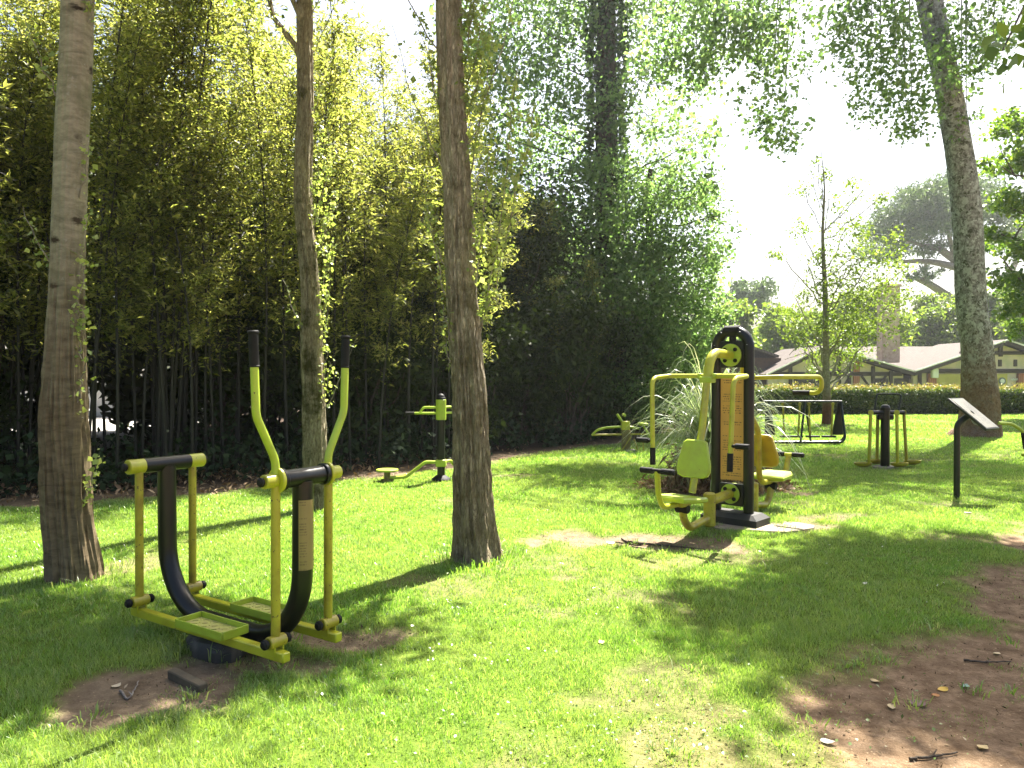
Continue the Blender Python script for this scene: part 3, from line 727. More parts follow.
poplar('ridged poplar trunk standing in the middle of the lawn with a flared base', [(479, 566, 44), (477, 552, 41), (473, 510, 38), (471, 460, 35.5), (468, 380, 32.5), (462, 300, 29.5), (458, 200, 28), (449, 0, 25)], 6.16, BARK_P,
       (-.55, 12.0), (-.4, 7.6, 8.9),
       [(480, 338, .17, 1.75, 125), (479, 330, .30, 1.55, 110), (478, 300, .11, 1.2, 95), (476, 260, .25, .8, 70), (450, 270, -.35, .6, 90), (450, 300, -.25, .6, 60), (452, 345, -.2, .3, 50), (455, 375, -.2, .3, 40), (470, 110, .25, .7, 200), (466, 80, .2, .8, 170), (466, 130, .3, .7, 160), (468, 50, .25, .7, 170), (440, 110, -.25, .6, 110), (476, 180, .2, .9, 150), (472, 215, .2, .4, 70), (440, 60, -.7, 1.3, 30), (445, 170, -.5, 1.0, 25), (470, 150, .4, 1.4, 22), (470, 240, .12, .3, 60), (465, 20, .2, .6, 70)], 5, .42, .045, R=1.8, nl=32000, relief=.36)

# leaning tree over the path
def leaning():
    rows = [(976, 441, 46), (979, 425, 37), (979, 388, 32), (976, 340, 27.5), (971, 300, 27), (964, 200, 26), (948, 100, 23.5), (927, 0, 23)]
    Y = 18.4
    T = px_trunk(rows, Y); T[0] = (T[0][0], Y, -.1, T[0][3])
    T += [(9.5, Y - .3, 13.2, .22), (9.3, Y, 17, .05)]
    C = []; R = []
    for (u, v, Yd, r) in [(690, 20, 16, 1.0), (665, 55, 16.5, .8), (720, 10, 15.5, 1.0), (745, 30, 16, .8), (775, 60, 16, .8), (770, 100, 16, .7), (782, 125, 16, .55), (760, 20, 16, .9), (690, 75, 16.5, .7),
                          (720, 60, 16.5, .6), (870, 30, 17, 1.0), (895, 70, 17, 1.0), (905, 110, 17, .7), (880, 95, 17.2, .6), (912, 135, 17.2, .45), (850, 15, 17, .9), (965, 40, 17.5, .8), (985, 20, 17.5, .9), (960, 85, 18, .55), (990, 65, 17.5, .6), (925, 20, 19.8, .9), (965, 130, 18.2, .4)]:
        C.append(at(u, v, Yd)); R.append((r, r, r * 1.05))
    nd = len(C); r = np.random.default_rng(8)
    while len(C) < nd + 52:
        c = np.array([11.3, 20.2, 15.6]) + unit(r.normal(size=3)) * np.array([5.6, 5.6, 2.0]) * (.3 + .7 * r.random())
        if HV - (c[2] - 1.3 - CH) * F / c[1] < -10: C.append(c); R.append((1.25, 1.25, .85))
    b = np.array([T[0][0], Y, 0.0])
    t = thing('leaning_tree', 'big lichened leaning tree by the path, rusty base and drooping branches overhead', 'tree', tuple(b))
    mb = MB(); S = rough_trunk(mb, T, 70, 40, .045, .16, 2)
    C = np.array(C); hi = C[nd:]
    for c in hi:
        k = int(np.clip(np.searchsorted(S[:, 2], c[2] - 2.2), np.searchsorted(S[:, 2], 10.9), len(S) - 3)); branch(mb, S[k, :3], c, S[k, 3] * .35, .02, .06)
    for c in C[:nd]:      # drooping twigs come down from the limbs above
        j = int(np.argmin(np.hypot(hi[:, 0] - c[0], hi[:, 1] - c[1]) + .3 * np.abs(hi[:, 2] - c[2])))
        e = c - np.array([0, 0, .3]); m_ = np.array([c[0] * .8 + hi[j, 0] * .2, c[1] * .8 + hi[j, 1] * .2, max(11.2, hi[j, 2] * .75 + c[2] * .25)])
        Sx = spline([hi[j], m_, c * .6 + m_ * .4, e], 12); mb.tube(Sx, np.linspace(.035, .006, 12), 5)
    mb.build('trunk', BARK_L, t, off=b)
    P = np.concatenate([clump_points(C[:nd], np.array(R[:nd]), 13000, 30, .2), clump_points(hi, np.array(R[nd:]), 30000, 22, .26)])
    V, Fq = leaf_arrays(P, .10, .72, .35); np_mesh('crown', V - b, Fq, L_CROWN, t)
leaning()

# tree out over the path whose crown shades the near right of the lawn; its lowest spray dips into the frame
C, R = crown_ball((6.4, 9.85, 9.2), 2.05, 26, .7, 1.0, .62, 12)
k = (CH + (HV + 25) / F * C[:, 1]) < C[:, 2] - .6
C, R = C[k], R[k]
sp_ = np.concatenate([at(1012, 40, 6.2) + rng.normal(size=(9, 3)) * .10, at(1000, 60, 6.2) + rng.normal(size=(8, 3)) * .09, at(1024, 30, 6.2) + rng.normal(size=(9, 3)) * .14])
t_ = tree('lime_tree', 'broad tree beside the path, big leaves dipping into the upper right corner', (8.3, 9.9, 0), [(8.3, 9.9, -.1, .3), (8.2, 9.9, 1.5, .24), (7.9, 9.9, 4, .21), (7.3, 9.9, 7, .16), (6.5, 9.9, 9.8, .06)],
     C, R, 40000, .12, BARK_D, L_POP, None, 20, .27, limb_from=.5, seed=6)
V, Fq = leaf_arrays(sp_, .17, .75, .5, .3)
mbt = MB(); branch(mbt, (7.3, 9.9, 6.9), at(1000, 52, 6.2), .035, .006, .06)
o = mbt.build('branch', BARK_D, t_, off=(8.3, 9.9, 0)); np_mesh('leaves', V - np.array([8.3, 9.9, 0]), Fq, L_MAPLE, o)

# slim sapling
T = px_trunk([(827, 425, 9), (827, 400, 8), (826, 375, 7), (825, 300, 5), (822, 235, 3), (823.5, 190, 1.6), (820, 150, .5)], 23.0)
T[0] = (T[0][0], 23, -.05, T[0][3])
C = []; R = []
for (u, v, r) in [(820, 165, .25), (826, 180, .3), (800, 190, .35), (812, 175, .3), (830, 200, .4), (850, 195, .4), (862, 190, .3), (876, 200, .35), (800, 235, .4), (815, 260, .45), (840, 230, .5), (860, 240, .5), (845, 270, .6), (870, 262, .6), (890, 240, .45), (800, 300, .4), (820, 320, .6), (850, 305, .7), (875, 295, .7), (845, 335, .7), (870, 330, .7), (800, 335, .55), (835, 350, .55), (790, 320, .45), (780, 255, .3), (900, 265, .4), (895, 300, .5), (812, 365, .4), (860, 355, .45), (825, 285, .5)]:
    C.append(at(u, v, 23 + rng.normal() * .5)); R.append((r, r, r))
tree('birch_sapling', 'slim tree with a reddish base and thin airy foliage in front of the hedge', (T[0][0], 23, 0), T, C, R, 9500, .085, bark_mat('sapling_bark', [(.3, (.09, .085, .06)), (.6, (.17, .16, .12)), (.9, (.24, .23, .18))], 1.0, 10, .3, low=(.6, 1.4, .3, (.10, .04, .02), .95)), L_LIGHT,
     None, 9, .3, limb_from=.22, rl=.3, amp=.03, flare=.2, seed=9, sag=-.06, hang=.2, aspect=.55)

# ivy-clad tall tree and its neighbours
def ivy_tree():
    b = np.array([2.85, 21.5, 0.0]); Y = 21.5
    t = thing('ivy_clad_tree', 'tall tree with its whole trunk wrapped in dark ivy, greyish leaves around', 'tree', tuple(b))
    x = lambda u: (u - 512) / F * Y
    T = [(x(612), Y, -.1, .42), (x(610), Y, 3, .36), (x(607), Y, 7, .32), (x(606), Y, 11, .27), (x(608), Y, 15, .16), (x(610), Y, 18, .05)]
    mb = MB(); S = rough_trunk(mb, T, 40, 16, .05, .3, 3)
    C = []; R = []
    for (u, v, r) in [(500, 20, 1.5), (540, 60, 1.5), (480, 60, 1.1), (525, 120, 1.3), (560, 150, 1.4), (500, 170, 1.0), (575, 90, 1.3), (550, 10, 1.6), (590, 30, 1.3), (650, 20, 1.2), (640, 80, 1.1), (660, 120, 1.1),
                      (690, 150, .9), (590, 180, 1.4), (545, 210, 1.4), (570, 240, 1.5), (640, 180, 1.2), (520, 240, 1.3), (610, -30, 1.8), (520, -50, 2.0), (680, -40, 1.5), (600, -120, 2.2), (700, 200, .7), (690, 90, .6), (545, 285, 1.5), (600, 270, 1.4)]:
        C.append(at(u, v, Y + rng.normal() * 1.1)); R.append(r)
    for (u, v, r) in [(618, 225, .8), (628, 130, .7), (585, 165, .7), (580, 300, 1.2), (630, 250, .9), (470, 110, 1.0), (485, 140, .9), (505, 80, 1.2)]:
        C.append(at(u, v, Y - 1.3)); R.append(r)
    for c in C:
        k = int(np.clip(np.searchsorted(S[:, 2], c[2] - .9), 3, len(S) - 2)); branch(mb, S[k, :3], c, .022, .008, .04)
    mb.build('trunk', BARK_D, t, off=b)
    V, Fq = leaf_arrays(clump_points(C, R, 39000, 40, .21), .118, .62, .25); np_mesh('crown', V - b, Fq, L_CROWN, t)
    n = 11000; j = rng.random(n) ** .9 * 38.9; i = j.astype(int); a = rng.random(n) * 2 * PI
    rr = S[i, 3] + .06 + np.abs(rng.normal(size=n)) * .14 + .12 * fbm(a * 2, S[i, 2], .9, 3)
    P = S[i, :3] + (S[np.minimum(i + 1, 39), :3] - S[i, :3]) * (j - i)[:, None] + np.stack([np.cos(a) * rr, np.sin(a) * rr, rng.normal(size=n) * .1], 1)
    V, Fq = leaf_arrays(P, .12, .85, .6, .2); np_mesh('ivy', V - b, Fq, leaf_mat('trunk_ivy', [(0, (.025, .05, .02)), (.7, (.05, .085, .035)), (1, (.09, .13, .06))], trans=.3, rough=.5), t)
ivy_tree()
# dense small tree right of the ivy-clad one
Y = 20.0
C = []; R = []
for (u, v, r) in [(640, 210, .9), (665, 190, .9), (690, 200, .8), (655, 250, 1.0), (690, 240, 1.0), (712, 215, .5), (640, 290, 1.0), (675, 280, 1.1), (700, 280, .8), (712, 255, .6), (660, 320, 1.1), (690, 325, 1.0), (710, 310, .6), (640, 340, 1.1), (670, 360, 1.1), (695, 365, .8), (650, 390, 1.0), (680, 395, .9), (625, 250, 1.0), (620, 310, 1.1), (705, 340, .7), (715, 180, .45), (706, 392, .5)]:
    C.append(at(u, v, Y + rng.normal() * .8)); R.append(r)
T = px_trunk([(655, 440, 12), (655, 380, 10), (653, 300, 9), (648, 200, 7), (650, 170, 4)], Y); T[0] = (T[0][0], Y, -.1, T[0][3])
tree('small_tree', 'small leafy tree with a bare lower stem at the right edge of the grove', (T[0][0], Y, 0), T, C, R, 27000, .10, BARK_D, L_CROWN, None, 28, .21, limb_from=.25, rl=.4, seed=14, hang=.2, aspect=.62)

# bamboo
def bamboo_proto(seed, H):
    r = np.random.default_rng(seed)
    t = thing('bamboo', 'tall thin bamboo stem with yellow-green leaves in the dense grove', 'bamboo', (0, 0, 0), 0, 'bamboo stems of the grove')
    a = r.random() * 6.28; lean = r.uniform(.3, 1.1)
    s = np.linspace(0, 1, 16)
    P = np.stack([np.cos(a) * lean * s ** 2.6 + .05 * np.sin(5 * s + a), np.sin(a) * lean * s ** 2.6, H * (s - .06 * s ** 4)], 1)
    mb = MB(); mb.tube(P, .021 * (1 - .85 * s) + .003, 7)
    out = []; ax = []
    for k in range(96):
        f = r.uniform(.10, 1) ** .60; i = min(14, int(f * 15)); p0 = P[i] + (P[i + 1] - P[i]) * (f * 15 - i)
        b = r.random() * 6.28; L = r.uniform(.45, 1.05) * (1.15 - .55 * f) * (1 if f > .4 else .6)
        d = np.array([np.cos(b), np.sin(b), r.uniform(.3, 1.0)]); d /= np.linalg.norm(d)
        e = p0 + d * L - np.array([0, 0, .25 * L])
        mb.tube(np.array([p0, p0 + d * L * .5, e]), [.005, .004, .002], 4, cap=False)
        n = int(29 * (1 if f > .3 else .4))
        q = r.random((n, 1)) ** .7
        pts = p0 + (p0 + d * L * .55 - p0) * q * 1.0 + (e - p0 - d * L * .55) * q ** 2 + r.normal(size=(n, 3)) * .062
        out.append(pts); ax.append(np.repeat((d * .6)[None], n, 0))
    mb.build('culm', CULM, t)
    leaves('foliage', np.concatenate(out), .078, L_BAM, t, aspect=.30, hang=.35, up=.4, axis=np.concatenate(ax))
    return t
protos = [bamboo_proto(100 + k, h) for k, h in enumerate((7.4, 8.2, 6.6, 7.8, 7.0, 5.6))]
def copy_tree(o, parent=None):
    c = o.copy(); col.objects.link(c)
    if parent is not None: c.parent = parent
    for ch in o.children: copy_tree(ch, c)
    return c
used = set()
def place(proto, x, y, rz, s):
    k = protos.index(proto)
    o = copy_tree(proto) if k in used else proto
    used.add(k)
    o.location = (x, y, float(height(x, y)) - .03); o.rotation_euler = (random.uniform(-.04, .04), random.uniform(-.04, .04), rz); o.scale = (s, s, s)
    return o
seg = GROVE[1:8]; lens = np.hypot(*(seg[1:] - seg[:-1]).T); cum = np.concatenate([[0], np.cumsum(lens)])
n_b = 0
for k in range(400):
    if n_b >= 185: break
    s = random.uniform(2.0, cum[5] + 1.5); i = int(np.searchsorted(cum, s)) - 1; f = (s - cum[i]) / lens[i]
    p = seg[i] + (seg[i + 1] - seg[i]) * f; d = (seg[i + 1] - seg[i]) / lens[i]; nrm = np.array([-d[1], d[0]])
    q = p + nrm * (.35 + 4.3 * random.random() ** 1.4)
    u = 512 + F * q[0] / q[1]
    if 70 < u < 112 and q[1] < 13 and random.random() < .4: continue      # the gap where the pale yard shows through
    if u > 500: sc = random.uniform(.5, .72)
    elif u > 335: sc = random.uniform(.88, 1.14)
    else: sc = random.uniform(.9, 1.22)
    if u > 470 and random.random() < .65: continue
    place(random.choice(protos), q[0], q[1], random.random() * 6.28, sc); n_b += 1
print('bamboos', n_b)

# big dark shrubs that close the grove: left end, and below the ivy tree
def shrub(label, x, y, R, H, n, size, mat, seed, group=None):
    r = np.random.default_rng(seed)
    b = np.array([x, y, 0.0]); t = thing('laurel_shrub', label, 'shrub', (x, y, 0), 0, group)
    mb = MB(); C = []; Rr = []
    for k in range(14):
        a = r.random() * 6.28; q = R * r.random() ** .6 * .75
        c = b + np.array([math.cos(a) * q, math.sin(a) * q, H * r.uniform(.18, .9)]); C.append(c); Rr.append(R * r.uniform(.35, .5))
        branch(mb, b + np.array([r.normal() * .15, r.normal() * .15, -.05]), c, .03, .008, .05)
    mb.build('stems', BARK_D, t, off=b)
    V, Fq = leaf_arrays(clump_points(C, Rr, n, 16, .3, 1.0), size, .5, .2); np_mesh('foliage', V - b, Fq, mat, t)
    return t
sg = 'dark shrubs filling the grove'; sl = 'dark evergreen shrub filling the shade of the grove'
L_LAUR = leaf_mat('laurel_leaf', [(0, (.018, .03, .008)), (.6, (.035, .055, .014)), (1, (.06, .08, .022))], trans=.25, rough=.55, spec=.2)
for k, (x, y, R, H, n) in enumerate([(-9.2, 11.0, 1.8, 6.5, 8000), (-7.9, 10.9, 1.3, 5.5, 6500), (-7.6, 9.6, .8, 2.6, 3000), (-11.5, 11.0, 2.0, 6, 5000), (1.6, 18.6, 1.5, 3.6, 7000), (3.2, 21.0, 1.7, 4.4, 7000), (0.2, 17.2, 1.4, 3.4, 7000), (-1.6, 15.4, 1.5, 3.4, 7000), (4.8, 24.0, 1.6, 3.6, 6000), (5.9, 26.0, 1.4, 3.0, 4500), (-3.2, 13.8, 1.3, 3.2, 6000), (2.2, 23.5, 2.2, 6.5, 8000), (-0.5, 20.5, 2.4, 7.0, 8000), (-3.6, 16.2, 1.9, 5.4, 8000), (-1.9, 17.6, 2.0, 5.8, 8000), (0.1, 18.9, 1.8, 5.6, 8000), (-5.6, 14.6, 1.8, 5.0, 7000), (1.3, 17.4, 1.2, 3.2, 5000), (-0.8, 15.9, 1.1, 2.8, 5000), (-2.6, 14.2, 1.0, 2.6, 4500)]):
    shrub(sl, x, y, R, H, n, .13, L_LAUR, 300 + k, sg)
# the wood behind the grove: one mass
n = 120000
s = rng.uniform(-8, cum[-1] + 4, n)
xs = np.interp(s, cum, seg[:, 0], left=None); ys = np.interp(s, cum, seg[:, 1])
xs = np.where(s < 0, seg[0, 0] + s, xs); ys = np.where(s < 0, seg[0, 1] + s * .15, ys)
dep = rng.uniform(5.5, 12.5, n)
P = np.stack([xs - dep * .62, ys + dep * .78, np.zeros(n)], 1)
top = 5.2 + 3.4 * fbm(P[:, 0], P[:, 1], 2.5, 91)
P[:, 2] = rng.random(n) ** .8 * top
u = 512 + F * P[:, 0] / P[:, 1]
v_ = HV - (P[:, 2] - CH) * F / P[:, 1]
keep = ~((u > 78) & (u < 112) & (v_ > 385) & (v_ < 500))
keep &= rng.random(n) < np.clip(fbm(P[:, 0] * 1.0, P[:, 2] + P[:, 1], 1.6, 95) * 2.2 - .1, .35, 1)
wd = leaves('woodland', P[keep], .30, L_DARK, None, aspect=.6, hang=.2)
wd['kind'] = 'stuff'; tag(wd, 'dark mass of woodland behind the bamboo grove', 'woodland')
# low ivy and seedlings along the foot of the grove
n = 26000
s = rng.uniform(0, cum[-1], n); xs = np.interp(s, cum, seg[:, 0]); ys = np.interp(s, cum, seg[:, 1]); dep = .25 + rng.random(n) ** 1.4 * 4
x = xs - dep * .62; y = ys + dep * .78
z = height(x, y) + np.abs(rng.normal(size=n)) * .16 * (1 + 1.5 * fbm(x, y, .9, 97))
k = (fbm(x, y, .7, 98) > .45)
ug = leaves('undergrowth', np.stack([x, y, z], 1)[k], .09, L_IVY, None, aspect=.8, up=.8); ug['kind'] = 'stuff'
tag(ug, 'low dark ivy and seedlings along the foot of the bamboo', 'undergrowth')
n = 7000
s = rng.uniform(0, cum[-1], n); xs = np.interp(s, cum, seg[:, 0]); ys = np.interp(s, cum, seg[:, 1]); dep = -.7 + rng.random(n) * 2.5
x = xs - dep * .62; y = ys + dep * .78
kk = rng.random(n) < np.clip((-1.2 - x) / 2.0, .06, 1)
x, y = x[kk], y[kk]; n = len(x)
lt = leaves('leaf_litter', np.stack([x, y, height(x, y) + .012 + rng.random(n) * .02], 1), .075, L_DRY, None, aspect=.4, up=1.5); lt['kind'] = 'stuff'
tag(lt, 'brown fallen bamboo leaves on the soil along the grove', 'leaf litter')

# pale yard and a white outbuilding behind the bamboo
rd = MB(); rd.add([(-34, 14.5, .02), (-8.0, 14.5, .02), (-10.0, 27, .02), (-34, 27, .02)], [(0, 1, 2, 3)])
YARD = paint('pale_gravel', (.42, .40, .36), .95, (.36, .33, .28), scale=3)
o = rd.build('yard', YARD); o['kind'] = 'structure'
hb = thing('white_building', 'white rendered outbuilding glimpsed through the bamboo', 'building', (-15.5, 27.6, 0))
MB().box((0, 1.5, 1.7), (9, 3, 3.4), bev=.02).build('wall', WHITEP, hb)
MB().prism([(-4.8, 0), (4.8, 0), (4.8, .12), (-4.8, .12)], (1, 0, 0), (0, -.2, .98), (0, .98, .2), (0, 1.5, 3.55), 3.6).build('roof', ROOF, hb)
for xw in (-2.6, 1.4):
    f_ = MB().box((xw, -.02, 1.6), (1.2, .06, 1.2), bev=.01).build('window', TIMBER, hb); MB().box((xw, -.055, 1.6), (1.0, .02, 1.0)).build('pane', GLASS, f_)

# ------------------------------------------------------------------ hedge, houses, far trees
t = thing('hedge', 'long clipped hedge with reddish-yellow new shoots on top, in front of the houses', 'hedge', (17, 29.4, 0))
b = np.array([17, 29.4, 0.0])
MB().box((0, .05, .42), (18.4, .55, .84), bev=.1).build('dark_core', paint('hedge_core', (.012, .018, .006), .95), t)  # solid dark core added inside the leaves to stop see-through
n = 42000; x = rng.uniform(-9.6, 9.6, n); f = rng.random(n)
yy = np.where(f < .6, -.42 - np.abs(rng.normal(size=n)) * .05, np.where(f < .75, .5, rng.uniform(-.42, .5, n))) + (fbm(x, x * 0, .7, 3) - .5) * .2
zz = np.where(f < .75, rng.random(n) ** .85 * .95, .93 + rng.normal(size=n) * .04) + (fbm(x, x * 0, 1.5, 4) - .5) * .12
V, Fq = leaf_arrays(np.stack([x, yy, zz], 1), .075, .6, .1, .3); np_mesh('foliage', V, Fq, L_HEDGE, t)
n = 12000; x = rng.uniform(-9.6, 9.6, n); k = rng.integers(0, 900, n); cxs = rng.uniform(-9.6, 9.6, 900); hh = rng.random(900) ** 2 * .22
x = cxs[k] + rng.normal(size=n) * .05
V, Fq = leaf_arrays(np.stack([x, rng.uniform(-.45, .5, n), .93 + rng.random(n) * (hh[k] + .06) + (fbm(x, x * 0, 1.5, 4) - .5) * .12], 1), .07, .5, -.4, .3); np_mesh('new_shoots', V, Fq, L_HTOP, t)

def house():
    Yh = 50.0; K = F / Yh
    X = lambda u: (u - 512) / K
    Zv = lambda v: CH - (v - HV) / K
    g0 = -1.35
    b = np.array([X(900), Yh, g0])
    t = thing('half_timbered_house', 'low half-timbered house with two gables, white walls and a broad tiled roof behind the hedge', 'house', tuple(b))
    def bld(mb, name, m, par=t): return mb.build(name, m, par, off=b if par is t else b)
    def slab(p0, p1, y0, y1, th=.16):   # sloping roof slab between two profile points running in y
        x0, z0 = p0; x1, z1 = p1; dx, dz = x1 - x0, z1 - z0; L = math.hypot(dx, dz); nx_, nz_ = -dz / L * th, dx / L * th
        if nz_ < 0: nx_, nz_ = -nx_, -nz_
        V = [(x0, y0, z0), (x1, y0, z1), (x1 + nx_, y0, z1 + nz_), (x0 + nx_, y0, z0 + nz_), (x0, y1, z0), (x1, y1, z1), (x1 + nx_, y1, z1 + nz_), (x0 + nx_, y1, z0 + nz_)]
        return V, [(0, 1, 2, 3), (7, 6, 5, 4), (0, 4, 5, 1), (1, 5, 6, 2), (2, 6, 7, 3), (3, 7, 4, 0)]
    # gable fronts
    gables = [((X(764), Zv(376.5)), (X(823), Zv(348)), (X(912), Zv(373.5))), ((X(910), Zv(373.5)), (X(1003), Zv(342)), (X(1096), Zv(373.5)))]
    for gi, (l, a, r) in enumerate(gables):
        poly = [(l[0] + .4, g0), (r[0] - .4, g0), (r[0] - .4, r[1] - .05), (a[0], a[1] - .12), (l[0] + .4, l[1] - .05)]
        mb = MB().prism(poly, (1, 0, 0), (0, 0, 1), (0, 1, 0), (0, Yh + .5, 0), .3)
        bld(mb, 'gable_wall', CREAM)
        m = MB()
        for q in ((l, a), (a, r)):
            V, Fc = slab(q[0], q[1], Yh - .35, Yh + 7.5); m.add(V, Fc)
        rf = bld(m, 'roof', ROOF)
        m = MB()
        for q, sg_ in (((l, a), 1), ((a, r), -1)):
            (x0, z0), (x1, z1) = q; ang = math.atan2(z1 - z0, x1 - x0); L = math.hypot(x1 - x0, z1 - z0)
            R_ = np.array(Matrix.Rotation(-ang, 3, 'Y'))
            m.box(((x0 + x1) / 2, Yh - .40, (z0 + z1) / 2 - .05), (L, .09, .24), R_, .01)
        bo = bld(m, 'bargeboard', TIMBER)
        m = MB()
        for q in ((l, a), (a, r)):
            (x0, z0), (x1, z1) = q; ang = math.atan2(z1 - z0, x1 - x0); L = math.hypot(x1 - x0, z1 - z0)
            R_ = np.array(Matrix.Rotation(-ang, 3, 'Y')); m.box(((x0 + x1) / 2, Yh - .46, (z0 + z1) / 2 + .12), (L, .05, .09), R_)
        bld(m, 'verge_trim', WHITEP)
        # timber frame, each member proud of the plaster
        zb = Zv(374) if gi == 0 else Zv(371)
        bld(MB().box(((l[0] + r[0]) / 2, Yh + .30, zb), (r[0] - l[0] - 1.0, .12, .26), bev=.01), 'tie_beam', TIMBER)
        if gi == 0:
            posts = [792, 841, 851, 875, 893]
        else: posts = [922, 1084]
        for u in posts:
            xx = X(u); zt = min(a[1] - abs(xx - a[0]) * ((a[1] - l[1]) / (a[0] - l[0]) if xx < a[0] else (a[1] - r[1]) / (r[0] - a[0])) - .2, 9)
            bld(MB().box((xx, Yh + .27, (g0 + zt) / 2), (.22, .12, zt - g0), bev=.01), 'post', TIMBER)
        if gi == 0:
            for u0, u1 in ((845, 852), (871, 863), (880, 888)):
                p0, p1 = np.array([X(u0), Yh + .24, Zv(387)]), np.array([X(u1), Yh + .24, zb - .1])
                bld(MB().tube([p0, p1], .08, 4), 'brace', TIMBER)
            for u in (803, 815, 883, 904):
                f_ = bld(MB().box((X(u), Yh + .33, Zv(386)), (.95, .1, 1.0), bev=.01), 'window', TIMBER)
                bld(MB().box((X(u), Yh + .27, Zv(386)), (.78, .03, .84)), 'pane', GLASS, f_)
            bld(MB().box((X(858.5), Yh + .31, Zv(372) - .8), (.42, .1, 3.0), bev=.01), 'brick_pier', BRICK)
        else:
            bld(MB().box((X(970), Yh + .30, (g0 + zb - .2) / 2), (X(1018) - X(938), .1, zb - .2 - g0), bev=.01), 'shopfront_panel', YWALL)
            bld(MB().box((X(1052), Yh + .30, (g0 + zb - .2) / 2), (X(1080) - X(1029), .1, zb - .2 - g0), bev=.01), 'shopfront_panel', YWALL)
            for u in (933.5, 1024):
                bld(MB().box((X(u), Yh + .25, (g0 + zb - .16) / 2), (.55, .3, zb - .16 - g0), bev=.01), 'brick_pier', BRICK)
            for u in (1003, 1018.5, 988):
                f_ = bld(MB().box((X(u), Yh + .33, Zv(363)), (.22, .1, .45), bev=.01), 'vent', TIMBER)
            bld(MB().box((X(1003), Yh + .26, (a[1] + zb) / 2 + .4), (.26, .1, .8), bev=.01), 'king_post', TIMBER)
            bld(MB().box((X(1003), Yh + .27, a[1] - .72), (5.4, .1, .22), bev=.01), 'collar_beam', TIMBER)
            for sgn in (-1, 1):
                bld(MB().tube([(X(1003) + sgn * 2.6, Yh + .2, a[1] - .78), (X(1003) + sgn * 4.6, Yh + .2, zb + .1)], .1, 4), 'brace', TIMBER)
            # round emblem and white lettering on the yellow front (too small to read in the photograph)
            m = MB(); m.cyl((X(1004.5), Yh + .25, Zv(381)), (X(1004.5), Yh + .21, Zv(381)), .24)
            em = bld(m, 'round_emblem', paint('emblem_grey', (.16, .17, .17), .5))
            m = MB(); m.cyl((X(1004.5), Yh + .215, Zv(381)), (X(1004.5), Yh + .195, Zv(381)), .15); bld(m, 'emblem_centre', WHITEP, em)
            m = MB()
            for q in range(6): m.tube(fillet([(X(1013) + q * .12, Yh + .22, Zv(380.5)), (X(1013) + q * .12 + .05, Yh + .22, Zv(378) + .05 * (q % 2)), (X(1013) + q * .12 + .1, Yh + .22, Zv(380.5))], .03), .022, 6)
            bld(m, 'lettering', WHITEP)
    # main roof behind the gables
    m = MB(); m.prism([(X(866), 0), (X(1110), 0), (X(1110), .16), (X(866), .16)], (1, 0, 0), (0, -.3, .95), (0, 1, 0), (0, 0, 0), 0.01)
    m = MB()
    y0, z0, y1, z1 = Yh + .9, Zv(375.5), Yh + 8, Zv(346.5) + (Zv(346.5) - CH) * .16
    V = [(X(872), y0, z0), (X(1090), y0, z0), (X(1090), y1, z1), (X(872), y1, z1), (X(872), y0, z0 - .2), (X(1090), y0, z0 - .2), (X(1090), y1, z1 - .2), (X(872), y1, z1 - .2)]
    m.add(V, [(0, 1, 2, 3), (7, 6, 5, 4), (0, 4, 5, 1), (1, 5, 6, 2), (2, 6, 7, 3), (3, 7, 4, 0)])
    rf = bld(m, 'main_roof', ROOF)
    m = MB(); m.box((X(1000), y1 - .4, (g0 + z1) / 2 - .4), (X(1085) - X(880), .4, z1 - g0 - .9)); bld(m, 'rear_wall', CREAM)
    xc = X(888) * 1.06
    m = MB(); m.box((xc, Yh + 3, (Zv(362) + 7.6) / 2), (1.2, .9, 7.6 - Zv(362)), bev=.03); m.box((xc, Yh + 3, 7.7), (1.35, 1.05, .2), bev=.03)
    bld(m, 'chimney', STONE, rf)
    m = MB(); m.box((X(934.2), Yh - .05, Zv(373)), (.42, .3, .68), bev=.05); m.dome((X(934.2), Yh - .05, Zv(373) + .34), .2, .14); bld(m, 'wall_lantern', WHITEP)
    # left wing
    b2 = np.array([X(750), Yh + 2, g0])
    t2 = thing('brown_boarded_house', 'brown boarded house with a pale tiled roof half hidden by the press machine', 'house', tuple(b2))
    MB().box((X(755), Yh + 4, (g0 + Zv(357)) / 2), (5.0, 3.6, Zv(357) - g0), bev=.02).build('wall', BROWNW, t2, off=b2)
    m = MB(); V, Fc = slab((X(727), Zv(336)), (X(787), Zv(357)), Yh + 1.6, Yh + 6.4); m.add(V, Fc); m.build('roof', ROOF, t2, off=b2)
    m = MB(); V, Fc = slab((X(727), Zv(340)), (X(700), Zv(352)), Yh + 1.6, Yh + 6.4); m.add(V, Fc); m.build('roof', ROOF, t2, off=b2)
    f_ = MB().box((X(757), Yh + 2.15, Zv(371)), (1.1, .1, 1.0), bev=.01).build('window', TIMBER, t2, off=b2); MB().box((X(757), Yh + 2.08, Zv(371)), (.9, .03, .8)).build('pane', GLASS, f_, off=b2)
house()

